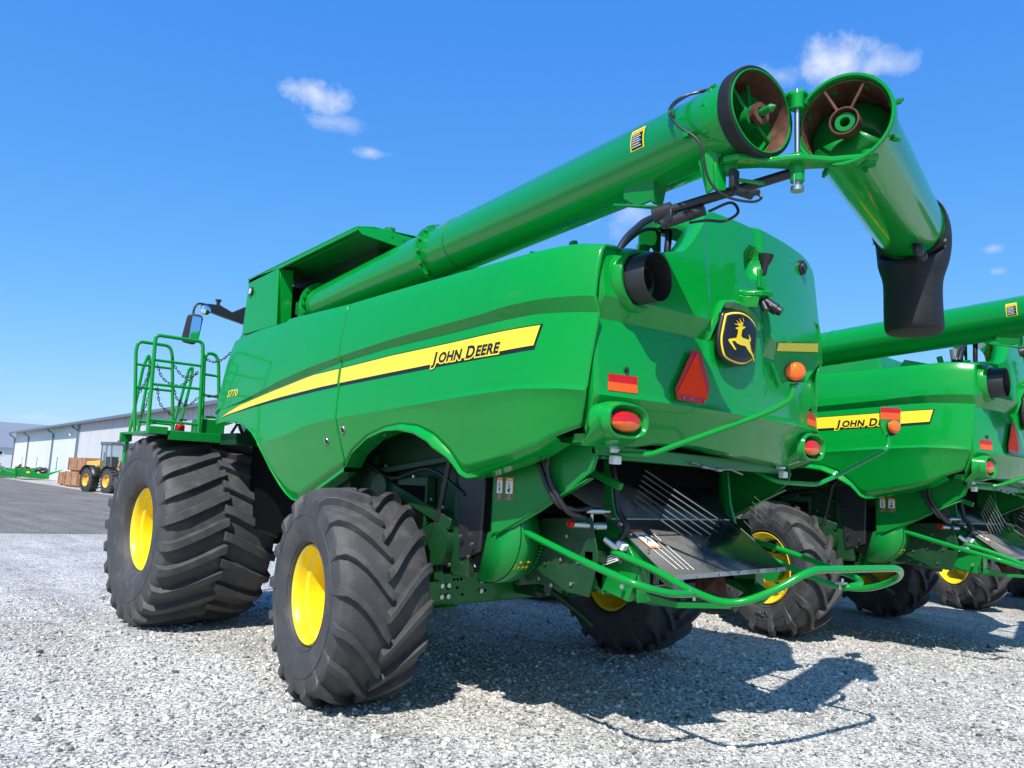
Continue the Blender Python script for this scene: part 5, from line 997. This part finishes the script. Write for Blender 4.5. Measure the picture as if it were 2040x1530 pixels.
# ---------------- background: metal shed, far building, loader, crates, corn heads ----------------
def siding(name, col, pitch, depth=.4, rough=.5):
    m, t, p = newmat(name); p.inputs['Roughness'].default_value = rough; c = t.nodes.new('ShaderNodeTexCoord'); w = t.nodes.new('ShaderNodeTexWave'); w.wave_type = 'BANDS'; w.bands_direction = 'Y'; w.inputs['Scale'].default_value = pitch; t.links.new(c.outputs['Object'], w.inputs['Vector'])
    r = t.nodes.new('ShaderNodeValToRGB'); r.color_ramp.elements[0].position = .02; r.color_ramp.elements[1].position = .10; t.links.new(w.outputs[1], r.inputs[0])
    b = t.nodes.new('ShaderNodeBump'); b.inputs['Strength'].default_value = depth; b.inputs['Distance'].default_value = .03; t.links.new(r.outputs[0], b.inputs['Height']); t.links.new(b.outputs[0], p.inputs['Normal'])
    n = noise_node(t, .6, 5); mr = t.nodes.new('ShaderNodeMapRange'); mr.inputs[3].default_value = .93; mr.inputs[4].default_value = 1.05; t.links.new(n.outputs[0], mr.inputs[0]); mx = t.nodes.new('ShaderNodeMix'); mx.data_type = 'RGBA'; mx.blend_type = 'MULTIPLY'; mx.inputs[0].default_value = 1; mx.inputs[6].default_value = (*col,1); t.links.new(mr.outputs[0], mx.inputs[7]); t.links.new(mx.outputs[2], p.inputs['Base Color']); return m
WALLW = siding('white_siding', (.74,.76,.78), .35); WALLG = siding('ribbed_siding', (.62,.62,.64), 1.1, 1.0); ROOFG = siding('grey_roof', (.20,.23,.27), .6); TRIM = mat('grey_trim', (.13,.16,.20), .5); GDOOR = mat('pale_trim', (.8,.8,.8), .5)
SH = empty('metal_shed'); tag(SH, 'long white and grey metal shed with dark downspouts behind the yellow loader', 'shed')
# wall line: from (20.2,128.7) to (14.0,18)
a = Vector((20.2,128.7,0)); dirw = (Vector((15.4,44.3,0))-a).normalized(); nw = Vector((-dirw.y,dirw.x,0)); 
if nw.x > 0: nw = -nw
def WP(s, off, z): q = a+dirw*s+nw*off; return (q.x, q.y, z)
def wallbox(mb, s0, s1, o0, o1, z0, z1):
    P = [WP(s0,o0,z0),WP(s1,o0,z0),WP(s1,o1,z0),WP(s0,o1,z0)]; mb.prism(P, (0,0,z1-z0))
H = 6.2
q = MB(); wallbox(q, 0, 44.4, 0, -18, 0, H-.03); q.build('wall', WALLW, SH); q = MB(); wallbox(q, 44.4, 112, .35, -18, 0, H-.10); q.build('wall', WALLG, SH)
q = MB()
for s in np.arange(45.6, 112, .92): wallbox(q, s, s+.07, .35, .39, .0, H-.3)
q.build('siding_rib', WALLG, SH)
q = MB(); q.prism([WP(-.4,.75,H-.22),WP(-.4,-9,H+2.2),WP(-.4,-18.7,H-.22),WP(-.4,-18.7,H-.02),WP(-.4,-9,H+2.42),WP(-.4,.75,H)], tuple(dirw*113.2)); q.build('roof', ROOFG, SH)
q = MB(); wallbox(q, -.4, 112.8, .72, .90, H-.28, H-.08); q.build('gutter', TRIM, SH)
for s in (.2, 12.4, 29.7, 43.4, 96):
    q = MB(); o = .12 if s < 44 else .47; q.tube([WP(s,.8,H-.25),WP(s,.75,H-.45),WP(s,o,H-.9),WP(s,o,.05)], .085, n=6); q.build('downspout', TRIM, SH)
q = MB(); wallbox(q, 44.2, 45.5, .36, .40, 0, H-.3); q.build('corner_trim', TRIM, SH)
for s in (8.8,20.5,33.5):
    q = MB(); wallbox(q, s-.5, s+.5, .0, .05, .95, 2.75); f_ = q.build('window', GDOOR, SH); q = MB(); wallbox(q, s-.22, s+.25, .05, .07, 1.1, 2.6); q.build('pane', GLASS, f_)
q = MB(); q.sphere(WP(40.3,.25,5.0),.14,8,(1,1,1.6)); q.build('wall_lamp', WHITE, SH)
FB = empty('far_building', (30,175,0)); tag(FB, 'low grey roofed building beyond the end of the long shed, at the left edge', 'building')
q = MB(); q.span((-16,-8,0),(-2.2+6,8,4.6)); q.build('wall', WALLG, FB); q = MB(); q.prism([(-17,-8.6,4.5),(-17,0,9.6),(-17,8.6,4.5)], (22,0,0)); q.build('roof', ROOFG, FB); q = MB(); q.span((-7.4,-8.06,3.0),(-4.2,-8.0,3.9)); f_ = q.build('window', GDOOR, FB); q = MB(); q.span((-7.1,-8.1,3.15),(-4.5,-8.06,3.75)); q.build('pane', GLASS, f_)
# wooden crates
def wood_mat():
    m, t, p = newmat('crate_wood'); p.inputs['Roughness'].default_value = .75; n = noise_node(t, 2.2, 8, .65); r = t.nodes.new('ShaderNodeValToRGB'); r.color_ramp.elements[0].color = (.26,.115,.055,1); r.color_ramp.elements[1].color = (.52,.29,.16,1); r.color_ramp.elements[0].position = .3; r.color_ramp.elements[1].position = .7; t.links.new(n.outputs[0], r.inputs[0]); t.links.new(r.outputs[0], p.inputs['Base Color']); return m
WOOD = wood_mat()
def crate(name, loc, d, rz, label):
    o = empty(name, loc, rz); tag(o, label, 'crate', 'wooden crates by the loader')
    q = MB(); x, y, z = d; q.span((-x/2,-y/2,.12),(x/2,y/2,z)); q.build('crate_body', WOOD, o)
    q = MB()
    for s in (-1,1):
        for zz in (.16,z-.08): q.span((-x/2,s*(y/2+.02)-.02,zz-.06),(x/2,s*(y/2+.02)+.02,zz+.06))
        for xx in (-x/2+.07,x/2-.07,0): q.span((xx-.05,s*(y/2+.045)-.015,.1),(xx+.05,s*(y/2+.045)+.015,z))
        for yy in (-y/2+.07,y/2-.07,0): q.span((s*(x/2+.045)-.015,yy-.05,.1),(s*(x/2+.045)+.015,yy+.05,z))
    q.build('crate_batten', WOOD, o)
    q = MB()
    for xx in (-x*.35,x*.35): q.span((xx-.06,-y/2,.0),(xx+.06,y/2,.12))
    q.build('crate_skid', WOOD, o)
    q = MB(); q.span((-.18,-y/2-.065,z*.4),(.18,-y/2-.05,z*.47)); q.build('crate_strap', BLACK, o)
crate('wooden_crate', (13.5,69.2,0), (1.35,2.2,1.12), .05, 'small low wooden crate at the left end of the pile against the shed')
crate('wooden_crate', (13.05,64.6,0), (1.45,3.2,1.22), .05, 'wooden crate on the ground beside the loader, carrying another crate on its top')
crate('wooden_crate', (13.45,64.4,1.23), (1.75,4.2,1.12), .05, 'reddish wooden crate stacked on top of the larger crate behind the loader')
# wheel loader
LO = empty('wheel_loader', (11.75,51.5,0), rad(11)); tag(LO, 'yellow wheel loader with glazed cab parked in front of the shed', 'wheel loader')
OY = mat('loader_yellow', (.80,.44,.06), .45, coat=.2, dirt=(.3,.2,.1), dirtamt=.3); LG = mat('loader_grey', (.25,.27,.30), .5)
# loader faces -Y in its own frame: bucket arms toward the viewer's right
def lwheel(x, y):
    q = MB(); q.lathe([(-.30,.42),(-.30,.66),(-.24,.76),(0,.785),(.24,.76),(.30,.66),(.30,.42)], (x,y,.785), (1,0,0), n=40)
    for k in range(22):
        for s in (-1,1):
            a = 2*math.pi*(k+.5*(s>0))/22; c = Vector((x+s*.15,y+.785*math.cos(a),.785+.785*math.sin(a))); q.box(c, (.27,.09,.10), Matrix.Rotation(a,3,'X'))
    w = q.build('wheel', RUBBER, LO)
    q = MB(); s = 1 if x > 0 else -1; q.lathe([(.28,.44),(.31,.42),(.22,.38),(.12,.34),(.12,.16),(.2,.14),(.2,.001)], (x,y,.785), (s,0,0), n=28); q.build('rim', OY, w)
for x in (-1.0,1.0):
    for y in (-1.35,1.35): lwheel(x, y)
q = MB(); q.prism([(-.62,.55,1.1),(-.62,2.9,1.15),(-.62,3.0,1.5),(-.62,2.85,2.05),(-.62,.75,2.15)], (1.24,0,0)); q.span((-.5,-2.0,.75),(.5,.6,1.35)); q.prism([(-.4,-.6,1.3),(-.4,-1.9,1.3),(-.4,-1.75,2.15),(-.4,-1.1,2.25)], (.8,0,0)); q.span((-.9,.9,1.55),(-.62,2.3,1.85)); q.span((.62,.9,1.55),(.9,2.3,1.85)); q.build('loader_body', OY, LO, bevel=.05)
q = MB(); q.prism([(-.7,-.65,1.55),(-.7,.75,1.55),(-.7,.8,3.2),(-.7,-.45,3.2)], (1.4,0,0)); cb = q.build('cab', CLEAR, LO); q = MB(); q.span((-.3,.1,1.3),(.3,.6,1.75)); q.span((-.28,.5,1.7),(.28,.65,2.4)); q.cyl((0,-.4,1.4),(0,-.2,2.1),.03); q.span((-.65,-.6,1.0),(.65,.75,1.5)); q.build('cab_seat', BLACK, cb)
q = MB()
for x in (-.7,.7):
    for y0, y1 in ((-.65,-.45),(.75,.8),(.12,.15)): q.tube([(x,y0,1.5),(x,y1,3.2)], .05, n=6)
q.span((-.8,-.6,3.18),(.8,.9,3.38)); q.build('cab_frame', TRIM, cb, bevel=.02)
for x in (-1.0,1.0):
    q = MB(); P = [(x,1.35+1.0*math.cos(a),.8+1.0*math.sin(a)) for a in np.linspace(rad(20),rad(170),12)]; V = []
    for p_ in P: V += [(p_[0]-.33,p_[1],p_[2]),(p_[0]+.33,p_[1],p_[2])]
    q.add(V, [(2*i,2*i+1,2*i+3,2*i+2) for i in range(11)], True); q.build('mudguard', BLACK, LO, solid=.04)
    q = MB(); P = [(x,-1.35+.98*math.cos(a),.8+.98*math.sin(a)) for a in np.linspace(rad(10),rad(110),10)]; V = []
    for p_ in P: V += [(p_[0]-.33,p_[1],p_[2]),(p_[0]+.33,p_[1],p_[2])]
    q.add(V, [(2*i,2*i+1,2*i+3,2*i+2) for i in range(9)], True); q.build('mudguard', BLACK, LO, solid=.04)
for x in (-.42,.42):
    q = MB(); q.prism([(x,-1.2,2.0),(x,-1.2,2.3),(x,-2.6,1.55),(x,-3.25,.55),(x,-3.1,.4),(x,-2.4,1.2)], (.10,0,0)); q.build('boom_arm', LG, LO)
q = MB(); q.cyl((0,-1.2,1.6),(0,-2.6,1.2),.09); q.cyl((0,-2.0,2.1),(0,-2.9,1.0),.08); q.span((-.6,-3.3,.25),(.6,-3.15,.9)); q.build('lift_cylinder', LG, LO)
q = MB(); q.prism([(-1.3,-3.3,.12),(-1.3,-4.2,.10),(-1.3,-4.25,.16),(-1.3,-3.4,.9),(-1.3,-3.3,.9)], (2.6,0,0)); q.build('bucket', TRIM, LO, bevel=.02)
q = MB(); q.cyl((.35,1.7,2.1),(.35,1.7,2.7),.06); q.sphere((0,.1,3.45),.09,8); q.build('exhaust_pipe', TRIM, LO)
# corn heads
def corn_head(loc, rz, label, n=6):
    o = empty('corn_header', loc, rz); tag(o, label, 'corn header', 'green corn headers parked by the shed')
    q = MB(); q.prism([(-n*.38,.9,.35),(-n*.38,1.6,.45),(-n*.38,1.7,1.15),(-n*.38,1.2,1.3),(-n*.38,.7,.9)], (n*.76,0,0)); q.build('trough', GREENM, o, bevel=.04)
    for sx in (-1,1):
        q = MB(); q.prism([(sx*n*.38,-1.3,.20),(sx*n*.38,-.6,.12),(sx*n*.38,1.3,.30),(sx*n*.38,1.35,.85),(sx*n*.38,.9,1.12),(sx*n*.38,.5,1.05),(sx*n*.38,-.4,.62)], (sx*.35,0,0)); q.build('end_shield', GREENM, o, bevel=.02)
    for k in range(n+1):
        x = (k-n/2)*.76; q = MB(); q.add([(x-.30,.8,.35),(x+.30,.8,.35),(x+.22,.8,.95),(x-.22,.8,.95),(x-.16,-.7,.25),(x+.16,-.7,.25),(x+.10,-.7,.60),(x-.10,-.7,.60),(x,-2.6,1.25)], [(0,1,2,3),(0,4,5,1),(1,5,6,2),(2,6,7,3),(3,7,4,0),(4,8,5),(5,8,6),(6,8,7),(7,8,4)]); q.build('row_snout', GREEN, o, bevel=.01)
    q = MB(); q.cyl((-n*.37,1.2,.75),(n*.37,1.2,.75),.16,n=14); q.span((-n*.36,1.3,1.22),(n*.36,1.6,1.32)); q.build('cross_auger', DARK, o)
    q = MB(); q.span((-.6,1.6,.4),(.6,1.95,1.35)); q.tube([(-.9,1.8,.1),(-.9,1.8,1.3)],.06); q.tube([(.9,1.8,.1),(.9,1.8,1.3)],.06); q.build('feeder_frame', GREENM, o)
    q = MB(); q.span((-n*.37,1.05,1.12),(n*.37,1.7,1.20)); q.tube([(-n*.36,1.6,1.35),(0,1.6,1.5),(n*.36,1.6,1.35)],.07); q.build('top_beam', BLACK, o)
    for sx in (-1,1):
        q = MB(); q.sphere((sx*n*.33,1.5,1.50),.12,8); q.build('marker_lamp', REDR, o)
        q = MB(); q.span((sx*(n*.38+.36),.55,.70),(sx*(n*.38+.345),.85,.88)); q.build('side_decal', YDEC, o)
    return o
corn_head((15.6,92.0,0), rad(78), 'green corn header with raised snouts nearest the shed wall and the crates')
corn_head((14.4,98.2,0), rad(70), 'green corn header in the middle, behind the one by the shed wall')
corn_head((15.0,106.5,0), rad(60), 'green corn header farthest left, cut by the edge of the view')
q = MB(); 
for k in range(14): q.sphere((16.3+k*.35,101+1.2*math.sin(k),.95+.15*math.sin(k*2.1)),.5,8,(1,1,.55))
tg = q.build('tarpaulin_bundle', BLACK); tag(tg, 'dark bundle of rolled tarpaulin lying behind the corn headers', 'tarpaulin')
